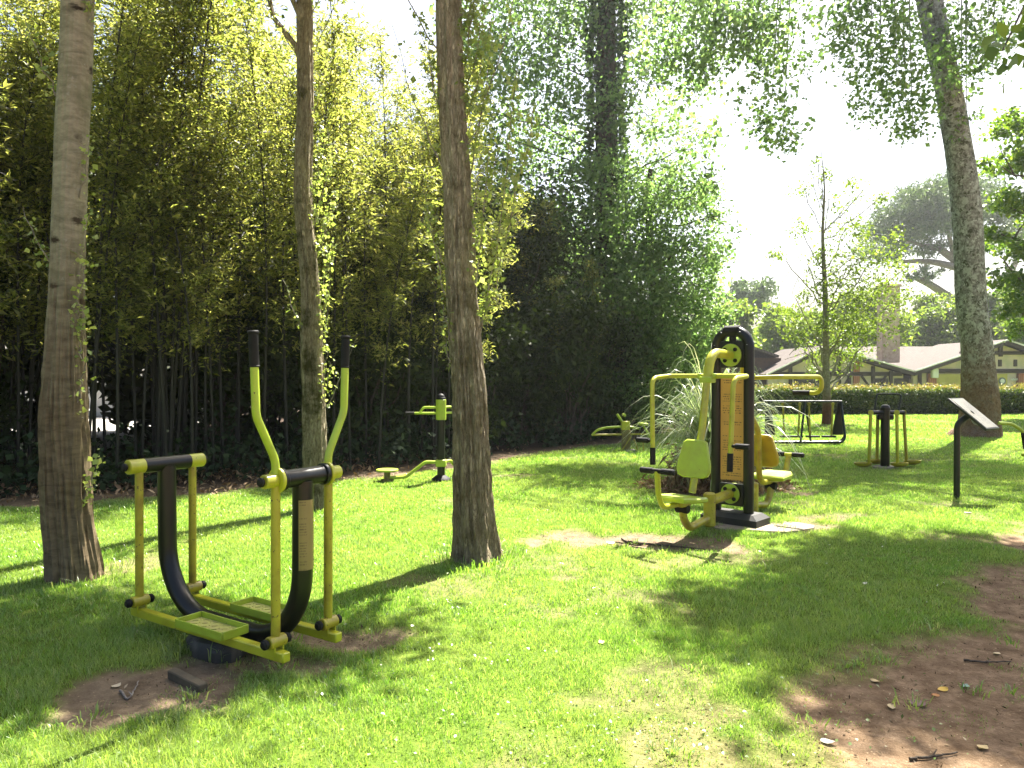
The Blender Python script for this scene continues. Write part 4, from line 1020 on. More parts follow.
def far_tree(name, label, u, Y, top_v, wpx, bot_v, leaf, n, size, seed, bark=BARK_D, group=None, zs=None, cat='tree'):
    r = np.random.default_rng(seed); K = F / Y
    x = (u - 512) / K; zt = CH - (top_v - HV) / K; zb = CH - (bot_v - HV) / K; R = wpx / K / 2; g0 = float(height(x, Y))
    zc = (zt + zb) / 2; hz = (zt - zb) / 2
    nc = 26
    U = unit(r.normal(size=(nc, 3))) * (.3 + .7 * r.random((nc, 1)) ** .5) * .78
    C = np.array([x, Y, zc]) + U * np.array([R, R, hz]); Rr = np.stack([np.full(nc, R * .36), np.full(nc, R * .36), np.full(nc, hz * .34)], 1) * r.uniform(.7, 1.2, (nc, 1))
    T = [(x, Y, g0 - .2, R * .09 + .08), (x + .1, Y, (g0 + zc) / 2, R * .07 + .06), (x, Y, zc, R * .05 + .04), (x, Y, zt - hz * .3, .04)]
    return tree(name, label, (x, Y, g0), T, C, Rr, n, size, bark, leaf, group, 14, .27, limb_from=.35, seed=seed, flare=.2, sides=10, cat=cat)
bgp = 'green trees behind the houses'
for k, (u, Y, tv, wp, bv_, lab) in enumerate([(722, 62, 296, 70, 372, 'pale broadleaf tree beside the shade of the grove, behind the brown house'),
        (800, 66, 300, 90, 374, 'light green tree rising behind the slim airy tree'), (868, 64, 288, 100, 372, 'light green tree behind the left of the chimney'),
        (930, 70, 286, 84, 372, 'green tree behind the roof right of the chimney'), (990, 74, 290, 80, 372, 'green tree over the roof, behind the leaning trunk'),
        (1060, 66, 262, 110, 372, 'green tree behind the right end of the house'), (770, 80, 330, 70, 372, 'low green tree above the brown house roof'), (1150, 60, 230, 120, 372, 'green tree beyond the right end of the hedge')]):
    far_tree('broadleaf_tree', lab, u, Y, tv, wp, bv_, L_LIGHT, 15000, .34, 400 + k, group=bgp)
far_tree('pine_tree', 'rounded dark pine far behind the press machine', 746, 95, 279, 60, 318, L_PINE, 7000, .42, 430)
far_tree('pine_tree', 'small pointed pine far off right of the rounded pine', 782, 100, 304, 26, 345, L_PINE, 3000, .42, 431)
# umbrella pine
Y = 82.0; K = F / Y; ps = 82 / 58
pt = lambda u, v, dy=0: at(u, v, Y + dy)
b0 = pt(988, 375); 
T = [(*pt(990, 390), .75), (*pt(987, 350), .7), (*pt(985, 318), .62), (*pt(978, 300), .5), (*pt(965, 270), .38), (*pt(940, 250), .25)]
t = thing('umbrella_pine', 'spreading umbrella pine with forked limbs behind the leaning trunk', 'tree', (b0[0], Y, -1.3)); off = np.array([b0[0], Y, -1.3])
mb = MB(); rough_trunk(mb, [(T[0][0], Y, -1.5, .85 * ps)] + [(a_, b_, c_, d_ * ps) for a_, b_, c_, d_ in T], 40, 16, .04, .2, 4)
for pts in ([(972, 310, .42), (950, 298, .34), (930, 285, .28), (915, 278, .2)], [(985, 315, .45), (1000, 290, .35), (1015, 262, .2)], [(965, 270, .3), (930, 262, .22), (895, 262, .12)], [(955, 262, .25), (945, 225, .12)], [(940, 250, .2), (900, 240, .1)], [(925, 283, .18), (925, 262, .1)]):
    S = spline([(*pt(u, v, random.uniform(-1.5, 1.5)), r) for u, v, r in pts], 14); mb.tube(S[:, :3], S[:, 3] * ps, 8)
mb.build('trunk', BARK_G, t, off=off)
C = []; R = []
for (u, v, r) in [(880, 235, 1.6), (895, 218, 1.7), (912, 205, 1.7), (930, 196, 1.8), (950, 190, 1.8), (970, 190, 1.8), (900, 240, 1.5), (920, 228, 1.8), (940, 220, 1.8), (960, 215, 1.8), (870, 255, 1.2), (890, 258, 1.0), (985, 200, 1.7), (1005, 215, 1.6), (1020, 230, 1.5), (930, 248, 1.2), (912, 275, .8), (925, 280, .7), (940, 275, .6), (1000, 240, 1.4), (975, 235, 1.3)]:
    for q in range(2): C.append(pt(u, v, random.uniform(-4, 4))); R.append((r * ps, r * ps, r * ps * .62))
V, Fq = leaf_arrays(clump_points(C, R, 30000, 18, .24), .46, .28, -.3, .2); np_mesh('crown', V - off, Fq, L_PINE, t)

# bright maple at the right edge
C = []; R = []
for (u, v, r) in [(1010, 130, .9), (1035, 120, 1.2), (1000, 165, .7), (1025, 165, 1.0), (1005, 205, .8), (1040, 200, 1.3), (995, 235, .7), (1020, 245, 1.0), (1005, 275, .7), (1030, 290, 1.1), (1050, 250, 1.3), (1012, 312, .7), (1040, 330, .9), (1060, 150, 1.5), (1080, 220, 1.6), (1070, 300, 1.5), (1090, 130, 1.5), (1020, 325, .6), (1075, 80, 1.4), (1100, 350, 1.2)]:
    C.append(at(u, v, 26 + rng.normal() * .8)); R.append((r, r, r * .42))
xb = (1090 - 512) / F * 26
tree('maple_tree', 'bright green layered maple foliage at the right edge above the hedge', (xb, 26, 0), [(xb, 26, -.1, .3), (xb, 26, 3, .24), (xb - .3, 26, 6, .17), (xb - .4, 26, 9, .09), (xb - .5, 26, 11, .03)], C, R, 24000, .15, BARK_D, L_MAPLE, None, 22, .22, limb_from=.15, seed=17, aspect=.75, hang=.05, up=1.2)
# another tall crown far right / behind that shades the far lawn
for k, (x, y, zc, R, lab) in enumerate([(15.5, 22.5, 12.5, 3.2, 'tall tree beyond the right edge, shading the far lawn'), (6.2, 27.5, 12.0, 3.0, 'tall tree behind the end of the grove')]):
    pass

# ------------------------------------------------------------------ pampas grass bed
b = np.array([2.72, 10.1, 0.0])
t = thing('pampas_grass', 'arching pale ornamental grass clump behind the press machine', 'plant', tuple(b))
n = 760
a = rng.random(n) * 2 * PI; L = rng.uniform(1.1, 2.5, n); out_ = rng.uniform(.35, 1.0, n); H = L * rng.uniform(.55, .95, n) * (1.25 - .5 * out_)
q = np.linspace(0, 1, 9)
Pl = []
for i in range(n):
    r_ = .12 * rng.random() + out_[i] * L[i] * .62 * q ** 1.25
    z_ = H[i] * (1.75 * q - (1.0 + .55 * out_[i] * rng.random()) * q ** 2.6 * (.8 + .4 * out_[i]))
    Pl.append(np.stack([np.cos(a[i] + .25 * q * np.sin(i)) * r_, np.sin(a[i] + .25 * q * np.sin(i)) * r_, np.maximum(z_, .03)], 1))
Pl = np.array(Pl); wid = (.010 * (1 - q ** 2.2) + .0016)
side = np.stack([-np.sin(a), np.cos(a), rng.normal(size=n) * .25], 1)[:, None, :] * wid[None, :, None]
V = np.concatenate([Pl - side, Pl + side], 1).reshape(-1, 3)
i0 = np.arange(n)[:, None] * 18 + np.arange(8)[None]
Fq = np.stack([i0, i0 + 1, i0 + 10, i0 + 9], -1).reshape(-1, 4)
np_mesh('blades', V, Fq, L_PAMPAS, t)
n = 900; a = rng.random(n) * 6.28; r_ = .25 + .35 * rng.random(n)
V, Fq = leaf_arrays(np.stack([np.cos(a) * r_, np.sin(a) * r_, rng.random(n) ** 1.5 * .55], 1), .22, .10, .7, .2); np_mesh('dead_blades', V, Fq, L_DRY, t)
n = 1500; a = rng.random(n) * 6.28; r_ = 1.0 * rng.random(n) ** .5
x, y = b[0] + np.cos(a) * r_ * 1.05, b[1] + np.sin(a) * r_ * .72
ml = leaves('mulch', np.stack([x, y, height(x, y) + .01 + rng.random(n) * .05], 1), .07, L_DRY, None, aspect=.5, up=1.0); ml['kind'] = 'stuff'; tag(ml, 'dry leaf mulch around the ornamental grass', 'mulch')

# ------------------------------------------------------------------ ski walker
w_ = thing('ski_walker', 'lime and black double ski walker with swinging footboards and two tall handles', 'exercise machine', (-1.587, 4.26, 0), math.atan2(.557, -.83))
fr = MB().tube(fillet([(-.61, 0, .955), (-.60, 0, .085), (.60, 0, .085), (.61, 0, .955)], [.40, .40], 14), .053, 24).build('u_frame', BLACK, w_)
m = MB(); ths = np.linspace(-1.1, 1.1, 12); V = []
for z in np.linspace(.5, .86, 8):
    for th in ths: V.append((-.6085 - .0545 * math.cos(th) + .002 * (0.86 - z), .0545 * math.sin(th), z))
m.add(V, [(i * 12 + j, i * 12 + j + 1, (i + 1) * 12 + j + 1, (i + 1) * 12 + j) for i in range(7) for j in range(11)])
m.build('instruction_sticker', STICK, fr)
for sx, nm in ((-1, 'front_crossbar'), (1, 'rear_crossbar')):
    x = sx * .61; z = .975 if sx < 0 else .965
    m = MB(); m.cyl((x, -.15, z), (x, .15, z), .047 if sx < 0 else .044)
    if sx < 0: 
        for y in (-.137, .137): m.cyl((x, y - .012, z), (x, y + .012, z), .058)
    cb = m.build(nm, BLACK, w_)
    for y in (-1, 1):
        m = MB()
        if sx < 0: m.cyl((x, y * .151, z), (x, y * .172, z), .064); m.cyl((x, y * .172, z), (x, y * .247, z), .036)
        else: m.cyl((x, y * .14, z), (x, y * .244, z), .043)
        h = m.build('hub', LIME, cb); MB().cyl((x, y * .246, z), (x, y * .275, z), .024, bev=.01).build('hub_cap', RUBBER, h)
for y in (-1, 1):
    for x in (-.61, .61):
        MB().tube([(x, y * .1727, .965), (x + .004, y * .1727, .17)], .0235, 16).build('leg', OLIVE, w_)
    yb = y * .1727
    bar = MB().box((-.01, yb, .105), (1.36, .05, .05), bev=.006)
    for x in (-.61, .61):
        bar.box((x, yb - .026, .15), (.05, .008, .09), bev=.003); bar.box((x, yb + .026, .15), (.05, .008, .09), bev=.003)
    bar = bar.build('footboard_bar', LIME, w_)
    for x in (-.61, .61):
        j = MB().cyl((x, yb - .05, .172), (x, yb + .05, .172), .032).build('joint', OLIVE, bar)
        for e in (-1, 1): MB().cyl((x, yb + e * .05, .172), (x, yb + e * .085, .172), .025, bev=.01).build('joint_cap', RUBBER, j)
    # tray: floor plus four rims
    x0, x1, hw = -.285, .125, .08
    ped = MB()
    ped.box(((x0 + x1) / 2, yb + hw, .152), (x1 - x0, .008, .044), bev=.002); ped.box(((x0 + x1) / 2, yb - hw, .152), (x1 - x0, .008, .044), bev=.002)
    ped.box((x0, yb, .1525), (.008, 2 * hw - .01, .044), bev=.002); ped.box((x1, yb, .1525), (.008, 2 * hw - .01, .044), bev=.002)
    ped = ped.build('foot_tray', LIMEG, w_)
    m = MB().box(((x0 + x1) / 2, yb, .1385), (x1 - x0 - .01, 2 * hw - .01, .012))
    for i in range(9):
        for k in range(4): m.box((x0 + .03 + i * .043, yb - hw + .026 + k * .036, .146), (.03, .006, .004), np.array(Matrix.Rotation((.78 if (i + k) % 2 else -.78), 3, 'Z')))
    m.build('tread', TRAYF, ped)
    hd = MB().tube(fillet([(-.61, y * .1727, .97), (-.61, y * .1727, 1.075), (-.61, y * .287, 1.30), (-.61, y * .297, 1.56)], .16, 8), .0205, 16).build('handle', LIMEG, w_)
    m = MB().tube([(-.61, y * .295, 1.54), (-.61, y * .296, 1.55), (-.61, y * .302, 1.70)], .0235, 18); m.cyl((-.61, y * .302, 1.698), (-.61, y * .3025, 1.715), .028); m.cyl((-.61, y * .295, 1.538), (-.61, y * .2955, 1.548), .026)
    m.build('grip', RUBBER, hd)
m = MB(); V = []
for i, (r_, z_) in enumerate([(.17, -.03), (.175, .03), (.15, .07), (.09, .092)]):
    for k in range(16):
        a_ = k / 16 * 6.283; q_ = 1 + .08 * math.sin(3 * a_ + i) + .05 * math.sin(5 * a_); V.append((-.03 + r_ * 1.15 * q_ * math.cos(a_), .10 + r_ * .8 * q_ * math.sin(a_), z_))
m.add(V, [(i * 16 + k, i * 16 + (k + 1) % 16, (i + 1) * 16 + (k + 1) % 16, (i + 1) * 16 + k) for i in range(3) for k in range(16)] + [tuple(48 + k for k in range(16))])
m.build('footing', DKROCK, w_)

# ------------------------------------------------------------------ press machine
pm = thing('press_machine', 'tall double press machine with lime seats and arms around a black arched column', 'exercise machine', (2.235, 7.7, 0), math.atan2(-.67, .74))
m = MB(); V = []
for hx, hy, z in ((.30, .16, -.04), (.30, .16, .075), (.24, .11, .12)): V += [(.03 - hx, -hy, z), (.03 + hx, -hy, z), (.03 + hx, hy, z), (.03 - hx, hy, z)]
m.add(V, [(i * 4 + k, i * 4 + (k + 1) % 4, i * 4 + 4 + (k + 1) % 4, i * 4 + 4 + k) for i in range(2) for k in range(4)] + [(8, 9, 10, 11)])
m.build('plinth', paint('plinth_grey', (.03, .03, .027), .5, (.05, .045, .037), spec=.3), pm, smooth=False)
m = MB().tube(fillet([(-.175, 0, .10), (-.175, 0, 1.945), (.175, 0, 1.945), (.175, 0, .10)], .165, 12), .052, 24); cf = m.build('column_frame', BLACK, pm)
MB().box((0, 0, 1.71), (.26, .06, .27), bev=.008).build('upper_plate', BLACK, cf)
MB().box((0, 0, .29), (.26, .06, .22), bev=.008).build('lower_plate', BLACK, cf)
m = MB(); m.box((0, 0, 1.88), (.06, .045, .11), bev=.006); m.cyl((-.085, 0, 1.945), (.085, 0, 1.945), .056); m.build('arch_sleeve', RUBBER, cf)
m = MB()
for sx in (-1, 1):
    for z in (1.80, 1.93): m.dome((sx * (.175 if z < 1.9 else .10), -.051, z), .008, .006)
m.build('bolts', STEEL, cf)
MB().box((0, 0, .97), (.265, .02, 1.08), bev=.004).build('instruction_panel', PANEL, pm)
def station(s, kind):
    P = lambda x, y, z: (x, s * y, z)
    for z, r_ in ((1.70, .115), (.30, .10)):
        fl = MB().cyl(P(0, .036, z), P(0, .056, z), r_, 28).build('flange', LIMEG, pm)
        for a_ in (.785, 2.356, 3.927, 5.498):
            m = MB(); m.cyl(P(math.cos(a_) * r_ * .68, .055, z + math.sin(a_) * r_ * .68), P(math.cos(a_) * r_ * .68, .072, z + math.sin(a_) * r_ * .68), .02, 12)
            m.build('bolt', RUBBER, fl)
    yk = .53 if kind == 'pull' else .30
    MB().tube(fillet([P(0, .05, 1.70), P(0, yk - .07, 1.72), P(0, yk, 1.46)], .30 if kind == 'pull' else .16, 12), .046, 18).build('swan_neck', LIME, pm)
    m = MB(); m.box(P(0, yk, 1.455), (.13, .10, .06), bev=.008); m.box(P(.08, yk - .04, 1.49), (.03, .14, .05), bev=.006); m.box(P(-.08, yk - .04, 1.49), (.03, .14, .05), bev=.006)
    m.build('yoke', LIMEG, pm)
    for e in (-1, 1):
        if kind == 'pull':
            arm = MB().tube(fillet([P(0, .51, 1.49), P(e * .42, .54, 1.49), P(e * .42, .845, 1.47), P(e * .40, .865, .70)], [.06, .09], 8), .0225, 14).build('arm', LIME, pm)
            m = MB(); m.tube([P(e * .401, .864, .80), P(e * .398, .867, .635)], .0275, 16); m.build('grip', RUBBER, arm)
            m = MB(); m.tube([P(e * .40, .863, .865), P(e * .47, .863, .865)], .016, 10); m.cyl(P(e * .45, .863, .865), P(e * .58, .863, .865), .026); m.build('side_grip', RUBBER, arm)
        else:
            arm = MB().tube(fillet([P(0, .30, 1.47), P(e * .34, .40, 1.48), P(e * .57, .88, 1.48), P(e * .57, .88, 1.31), P(e * .36, .88, 1.31)], [.05, .06, .08, .08], 8), .0235, 14).build('arm', LIME, pm)
            m = MB(); m.tube([P(e * .45, .88, 1.31), P(e * .27, .88, 1.31)], .0275, 16); m.build('grip', RUBBER, arm)
    shape = [(-.085, .18), (.085, .18), (.12, .155), (.172, -.06), (.172, -.12), (.15, -.16), (.10, -.18), (-.10, -.18), (-.15, -.16), (-.172, -.12), (-.172, -.06), (-.12, .155)]
    if kind == 'pull':
        MB().tube(fillet([P(0, .54, 1.45), P(0, .63, 1.0), P(0, .82, .40)], .3, 8), .034, 16).build('back_post', LIME, pm)
        n_ = unit(np.array(P(0, 1, .16))); up_ = unit(np.array(P(0, -.16, 1)))
        o = MB().prism(shape, (1, 0, 0), up_, n_, P(0, .78, .715), .045, .012).build('backrest', LIMEG, pm)
        o2 = MB().prism([(-.19, -.16), (.19, -.16), (.20, .06), (.14, .19), (-.14, .19), (-.20, .06)], (1, 0, 0), P(0, 1, .08), (0, 0, 1), P(0, 1.03, .37), .05, .014).build('seat', LIMEG, pm)
        MB().box(P(0, 1.02, .325), (.12, .16, .05), bev=.006).build('seat_bracket', OLIVE, pm)
        fp = MB().tube(fillet([P(0, 1.1, .325), P(0, 1.36, .33), P(0, 1.42, .46), P(0, 1.44, .66)], .14, 8), .025, 14).build('foot_bar_tube', LIME, pm)
        m = MB(); m.cyl(P(-.17, 1.44, .66), P(-.04, 1.44, .66), .027, bev=.008); m.cyl(P(.04, 1.44, .66), P(.17, 1.44, .66), .027, bev=.008); m.cyl(P(-.06, 1.44, .66), P(.06, 1.44, .66), .022); m.build('foot_bar', RUBBER, fp)
    else:
        MB().tube(fillet([P(0, .30, 1.45), P(0, .34, 1.14), P(0, .61, .90), P(0, .64, .33), P(0, 1.32, .33), P(0, 1.42, .57)], [.2, .2, .14, .16], 8), .032, 16).build('back_post', OLIVE, pm)
        n_ = unit(np.array(P(0, 1, .2))); up_ = unit(np.array(P(0, -.2, 1)))
        MB().prism(shape, (1, 0, 0), up_, n_, P(0, .72, .68), .045, .012).build('backrest', YELLOW, pm)
        MB().prism([(-.19, -.16), (.19, -.16), (.20, .06), (.14, .19), (-.14, .19), (-.20, .06)], (1, 0, 0), P(0, 1, .08), (0, 0, 1), P(0, .98, .385), .05, .014).build('seat', LIMEG, pm)
        m = MB(); m.cyl(P(-.18, 1.42, .585), P(-.04, 1.42, .585), .027, bev=.008); m.cyl(P(.04, 1.42, .585), P(.18, 1.42, .585), .027, bev=.008); m.build('foot_bar', RUBBER, pm)
        MB().cyl(P(-.06, 1.42, .585), P(.06, 1.42, .585), .021).build('foot_bar_sleeve', LIME, pm)
    MB().tube([P(0, .05, .30), P(0, .46, .28)], .048, 18).build('support_pipe', OLIVE, pm)
    MB().cyl(P(0, .48, .035), P(0, .48, .36), .058, 24, .012).build('support_post', OLIVE, pm)
    ye = 1.0 if kind == 'pull' else .94
    MB().tube(fillet([P(0, .48, .12), P(0, ye - .12, .075), P(0, ye - .02, .18), P(0, ye, .30)], .13, 8), .036, 16).build('pivot_pipe', OLIVE, pm)
    m = MB(); m.cyl(P(-.06, ye, .275), P(.06, ye, .275), .042); m.build('pivot', RUBBER, pm)
station(-1, 'pull'); station(1, 'press')
cp = MB()
V = []; 
for z, s in ((-.06, 1.03), (.012, 1.0)):
    for k in range(20):
        a_ = k / 20 * 6.283; q_ = 1 + .12 * math.sin(2 * a_ + 1) + .07 * math.sin(5 * a_)
        V.append((.50 * s * q_ * math.cos(a_), .36 * s * q_ * math.sin(a_), z))
cp.add(V, [(k, (k + 1) % 20, 20 + (k + 1) % 20, 20 + k) for k in range(20)] + [tuple(20 + k for k in range(20))])
o = cp.build('concrete_pad', paint('worn_pad', (.24, .20, .145), .95, (.15, .115, .075), scale=8), None); o.location = (2.42, 7.56, 0); o.rotation_euler = (0, 0, -.3); tag(o, 'worn concrete pad under the press machine', 'concrete pad')

# ------------------------------------------------------------------ twist pylon by the grove
def pylon(label, x, y, rz, name='twist_machine', discs=(PI, 1.02)):
    t = thing(name, label, 'exercise machine', (x, y, 0), rz)
    m = MB(); m.cyl((0, 0, -.03), (0, 0, .9), .055); m.build('post', BLACK, t)
    m = MB(); m.cyl((0, 0, -.03), (0, 0, .05), .135, bev=.015); m.tube([(0, 0, .05), (0, 0, .09)], [.12, .065], 18); m.build('base_cover', RUBBER, t)
    m = MB().cyl((0, 0, .87), (0, 0, 1.155), .073); m.build('sleeve', LIMEG, t)
    m = MB(); m.cyl((0, 0, 1.155), (0, 0, 1.185), .065); m.dome((0, 0, 1.185), .055, .055); m.build('cap', RUBBER, t)
    MB().box((0, 0, .26), (.145, .135, .10), bev=.012).build('collar', LIMEG, t)
    for a_ in discs:
        c, s = math.cos(a_), math.sin(a_); Q = lambda r, z, o=0: (c * r - s * o, s * r + c * o, z)
        h = MB().tube(fillet([Q(.06, 1.045), Q(.25, 1.045), Q(.30, .965)], .07, 6), .017, 12); h.tube([Q(.06, .962), Q(.38, .962)], .017, 12); h = h.build('handle', LIMEG, t)
        MB().tube([Q(.375, .962), Q(.50, .962)], .02, 12).build('grip', RUBBER, h)
        MB().tube(fillet([Q(.06, .27), Q(.22, .275), Q(.50, .06), Q(.74, .05)], .1, 6), .023, 12).build('leg', LIMEG, t)
        d = MB().cyl(Q(.76, .145), Q(.76, .172), .155, 30).build('turning_disc', LIMEG, t)
        m = MB(); m.cyl(Q(.76, -.03), Q(.76, .145), .045); m.cyl(Q(.76, -.03), Q(.76, .03), .09); m.build('disc_stem', RUSTY, d)
    return t
pylon('lime and black twist machine with round standing discs in the shade of the grove', at(441, 0, 10.7)[0], 10.7, 0)

# ------------------------------------------------------------------ bench trainer far back (u 628)
Y = 15.0; px = Y / F
t = thing('rowing_trainer', 'low lime rowing trainer at the shaded edge of the lawn', 'exercise machine', (at(626, 0, Y)[0], Y, 0))
Q = lambda u, v, y=0: tuple(at(u, v, Y + y) - np.array([at(626, 0, Y)[0], Y, 0]))
MB().box((0, 0, .20), (.16, .16, .44), bev=.01).build('post', RUSTY, t)
MB().box((.05, 0, .0), (.26, .24, .06), bev=.01).build('base', CONC, t)
MB().box((-.01, 0, .50), (.17, .13, .18), bev=.015).build('head', LIME, t)
MB().tube([Q(592, 435), Q(648, 434)], .02, 12).build('lower_rail', OLIVE, t)
MB().tube(fillet([Q(592, 435.5), Q(597, 430), Q(607, 427.5), Q(626, 426.5), Q(639, 428.5)], .2, 6), .024, 12).build('upper_rail', LIMEG, t)
m = MB().tube([Q(627, 429), Q(617, 414)], .026, 12).build('lever', LIMEG, t)
MB().cyl((Q(624, 415)[0], -.12, Q(0, 415)[2]), (Q(624, 415)[0], .12, Q(0, 415)[2]), .028).build('lever_pad', LIMEG, m)
m = MB().tube([Q(652, 440), Q(643, 425)], .024, 12).build('seat_stem', LIMEG, t)
MB().box(Q(643, 424), (.17, .30, .05), bev=.015).build('saddle', LIMEG, m)
m = MB().box(Q(645, 439), (.28, .12, .03), bev=.01).build('foot_rest', BLACK, t)
for u0, v0, u1, v1, y in ((631, 437, 621, 453, -.1), (634, 439, 638, 450, .1), (643, 441, 644, 462, -.12)):
    MB().tube([Q(u0, v0, y), Q(u1, min(v1, 452), y)], .012, 8).build('strut', OLIVE, t)

# ------------------------------------------------------------------ glider frame far right (u 805)
Y = 16.5; px = Y / F
xc = at(806, 0, Y)[0]
t = thing('glider_frame', 'long dark green frame with hanging lime legs and foot plates near the hedge', 'exercise machine', (xc, Y, 0), .0)
Q = lambda u, v, y=0: tuple(at(u, v, Y + y) - np.array([at(806, 0, Y)[0], Y, 0]))
MB().tube([Q(764, 401.5), Q(842, 401.5)], .024, 12).build('top_rail', DKGREEN, t)
MB().tube(fillet([Q(769, 402, -.05), Q(766, 442.5, -.36), Q(846, 442.5, -.36), Q(841, 402, -.05)], .16, 8), .028, 12).build('side_frame', DKGREEN, t)
MB().tube(fillet([Q(769, 402, .05), Q(766, 442, .36), Q(846, 442, .36), Q(841, 402, .05)], .16, 8), .028, 12).build('side_frame', DKGREEN, t)
for u in (768, 840):
    MB().prism([((u - 806) * px - .05, .90), ((u - 806) * px + .03, .90), ((u - 806) * px + (.06 if u > 800 else .16), .20), ((u - 806) * px - (.16 if u > 800 else .06), .20)], (1, 0, 0), (0, 0, 1), (0, 1, 0), (0, 0, 0), .06, .008).build('end_panel', BLACK, t)
for y in (-.34, .34):
    MB().tube([Q(805, 402, y * .1), Q(801 if y < 0 else 811, 441, y)], .024, 12).build('middle_leg', DKGREEN, t)
for u in (783, 800, 809, 833):
    y = -.1 if u in (800, 833) else .1
    lg = MB().tube([Q(u, 404, y), Q(u - (1.5 if y < 0 else -1.5), 436, y)], .020, 12); lg.cyl(Q(u, 404, y - .05), Q(u, 404, y + .05), .034); lg = lg.build('hanging_leg', OLIVE, t)
    MB().box(Q(u + (-4 if y < 0 else 4), 436.5, y), (.28, .13, .04), bev=.012).build('foot_plate', RUBBER, lg)

# ------------------------------------------------------------------ pendulum walker (u 886)
Y = 12.3; px = Y / F
t = thing('pendulum_walker', 'black post walker with four hanging lime legs and a black hoop handle', 'exercise machine', (at(885.5, 0, Y)[0], Y, 0))
Q = lambda u, v, y=0: tuple(at(u, v, Y + y) - np.array([at(885.5, 0, Y)[0], Y, 0]))
m = MB(); m.cyl((0, 0, -.03), (0, 0, .93), .068, 22); m.cyl((0, 0, .93), (0, 0, .975), .075, 22); m.dome((0, 0, .975), .07, .05); m.build('post', BLACK, t)
MB().cyl((0, 0, -.05), (0, 0, .025), .2, 18, .01).build('footing', CONC, t)
m = MB(); m.cyl(Q(868, 412.5, -.1), Q(904, 412.5, .1), .034); m.box((0, 0, .82), (.26, .08, .09), bev=.02); m.build('cross_arm', BLACK, t)
for u, y, du, dv in ((871, -.16, -1.5, 466), (878, .16, -.5, 462), (897, -.16, 1, 467), (904, .16, 3, 464)):
    lg = MB().tube([Q(u, 412, y), Q(u + du, dv - 3, y)], .025, 12); lg.cyl(Q(u, 412.5, y - .045), Q(u, 412.5, y + .045), .042); lg = lg.build('hanging_leg', LIME if u in (871, 897) else OLIVE, t)
    xx = Q(u + du + (-6 if u < 885 else 6) * (1 if u in (871, 904) else .3), dv, y)
    cup = MB(); V = []
    for r_, z_ in ((.05, -.03), (.105, .0), (.115, .04), (.098, .04), (.09, .008)):
        for k in range(16): V.append((xx[0] + 1.25 * r_ * math.cos(k / 16 * 6.283), y + .8 * r_ * math.sin(k / 16 * 6.283), max(.06, xx[2]) + z_))
    cup.add(V, [(i * 16 + k, i * 16 + (k + 1) % 16, i * 16 + 16 + (k + 1) % 16, i * 16 + 16 + k) for i in range(4) for k in range(16)] + [tuple(range(16))[::-1], tuple(64 + k for k in range(16))])
    cup.build('foot_cup', OLIVE, lg)
MB().tube(fillet([Q(874.5, 412, .05), Q(877, 394, .12), Q(902, 394, .12), Q(898.5, 412, .05)], .05, 6), .014, 10).build('hoop_handle', DKGREEN, t)

# ------------------------------------------------------------------ information lectern
Y = 9.1; px = Y / F
t = thing('information_sign', 'tilted information board on a bent dark green post beside the path', 'sign', (at(957.5, 0, Y)[0], Y, 0), .0)
Q = lambda u, v, y=0: tuple(at(u, v, Y + y) - np.array([at(957.5, 0, Y)[0], Y, 0]))
MB().tube(fillet([(0, 0, -.05), (0, 0, .92), (.17, -.02, 1.05)], .14, 10), .035, 18).build('post', DKGREEN, t)
Ls = .52; sl = np.array([.6 * .766, -.8 * .766, -.643]); wv = np.array([.8, .6, 0]); nn = np.cross(sl, wv); nn = nn if nn[2] > 0 else -nn
mid = np.array(Q(973, 414.5)) + nn * .01
Rm = np.stack([sl, wv, np.cross(sl, wv)], 1)
bd = MB().box(mid, (Ls * 1.06, .37, .03), Rm, .006).build('board_frame', DKGREEN, t)
o = MB().box((0, 0, 0), (Ls * .98, .33, .004)).build('board', SIGNB, bd); o.location = mid + nn * .0175; o.rotation_euler = Matrix([list(r) for r in Rm]).to_euler()
MB().box(mid - nn * .03 + sl * .02, (.16, .12, .03), Rm, .006).build('bracket', STEEL, t)
MB().tube(fillet([mid - nn * .02 - sl * .05, mid - nn * .09 + sl * .08, mid - nn * .02 + sl * .2], .06), .008, 8).build('stay', STEEL, t)

# machine cut off by the right edge
Y = 10.2
t = thing('arm_trainer', 'exercise machine cut off at the right edge, one pale lime arm showing', 'exercise machine', (at(1075, 0, Y)[0], Y, 0)); px = Y / F
Q = lambda u, v, y=0: tuple(at(u, v, Y + y) - np.array([at(1075, 0, Y)[0], Y, 0]))
m = MB(); m.cyl((0, 0, -.03), (0, 0, 1.2), .06); m.dome((0, 0, 1.2), .06, .04); m.build('post', BLACK, t)
MB().cyl((0, 0, .78), (0, 0, 1.1), .075).build('sleeve', LIMEG, t)
a_ = MB().tube(fillet([Q(999, 423), Q(1012, 424), Q(1022, 430), Q(1030, 446), Q(1072, 440)], .12, 8), .022, 14).build('arm', LIMEG, t)
MB().tube([Q(1023.5, 433, -.02), Q(1026, 449, -.02)], .028, 12).build('grip', RUBBER, a_)
MB().prism([(-.18, -.16), (.18, -.16), (.2, .1), (-.2, .1)], (1, 0, 0), (0, 1, 0), (0, 0, 1), (-.45, 0, .42), .05, .012).build('seat', LIMEG, t)
MB().tube([(-.45, 0, .40), (-.2, 0, .2), (0, 0, .2)], .04, 12).build('seat_pipe', OLIVE, t)

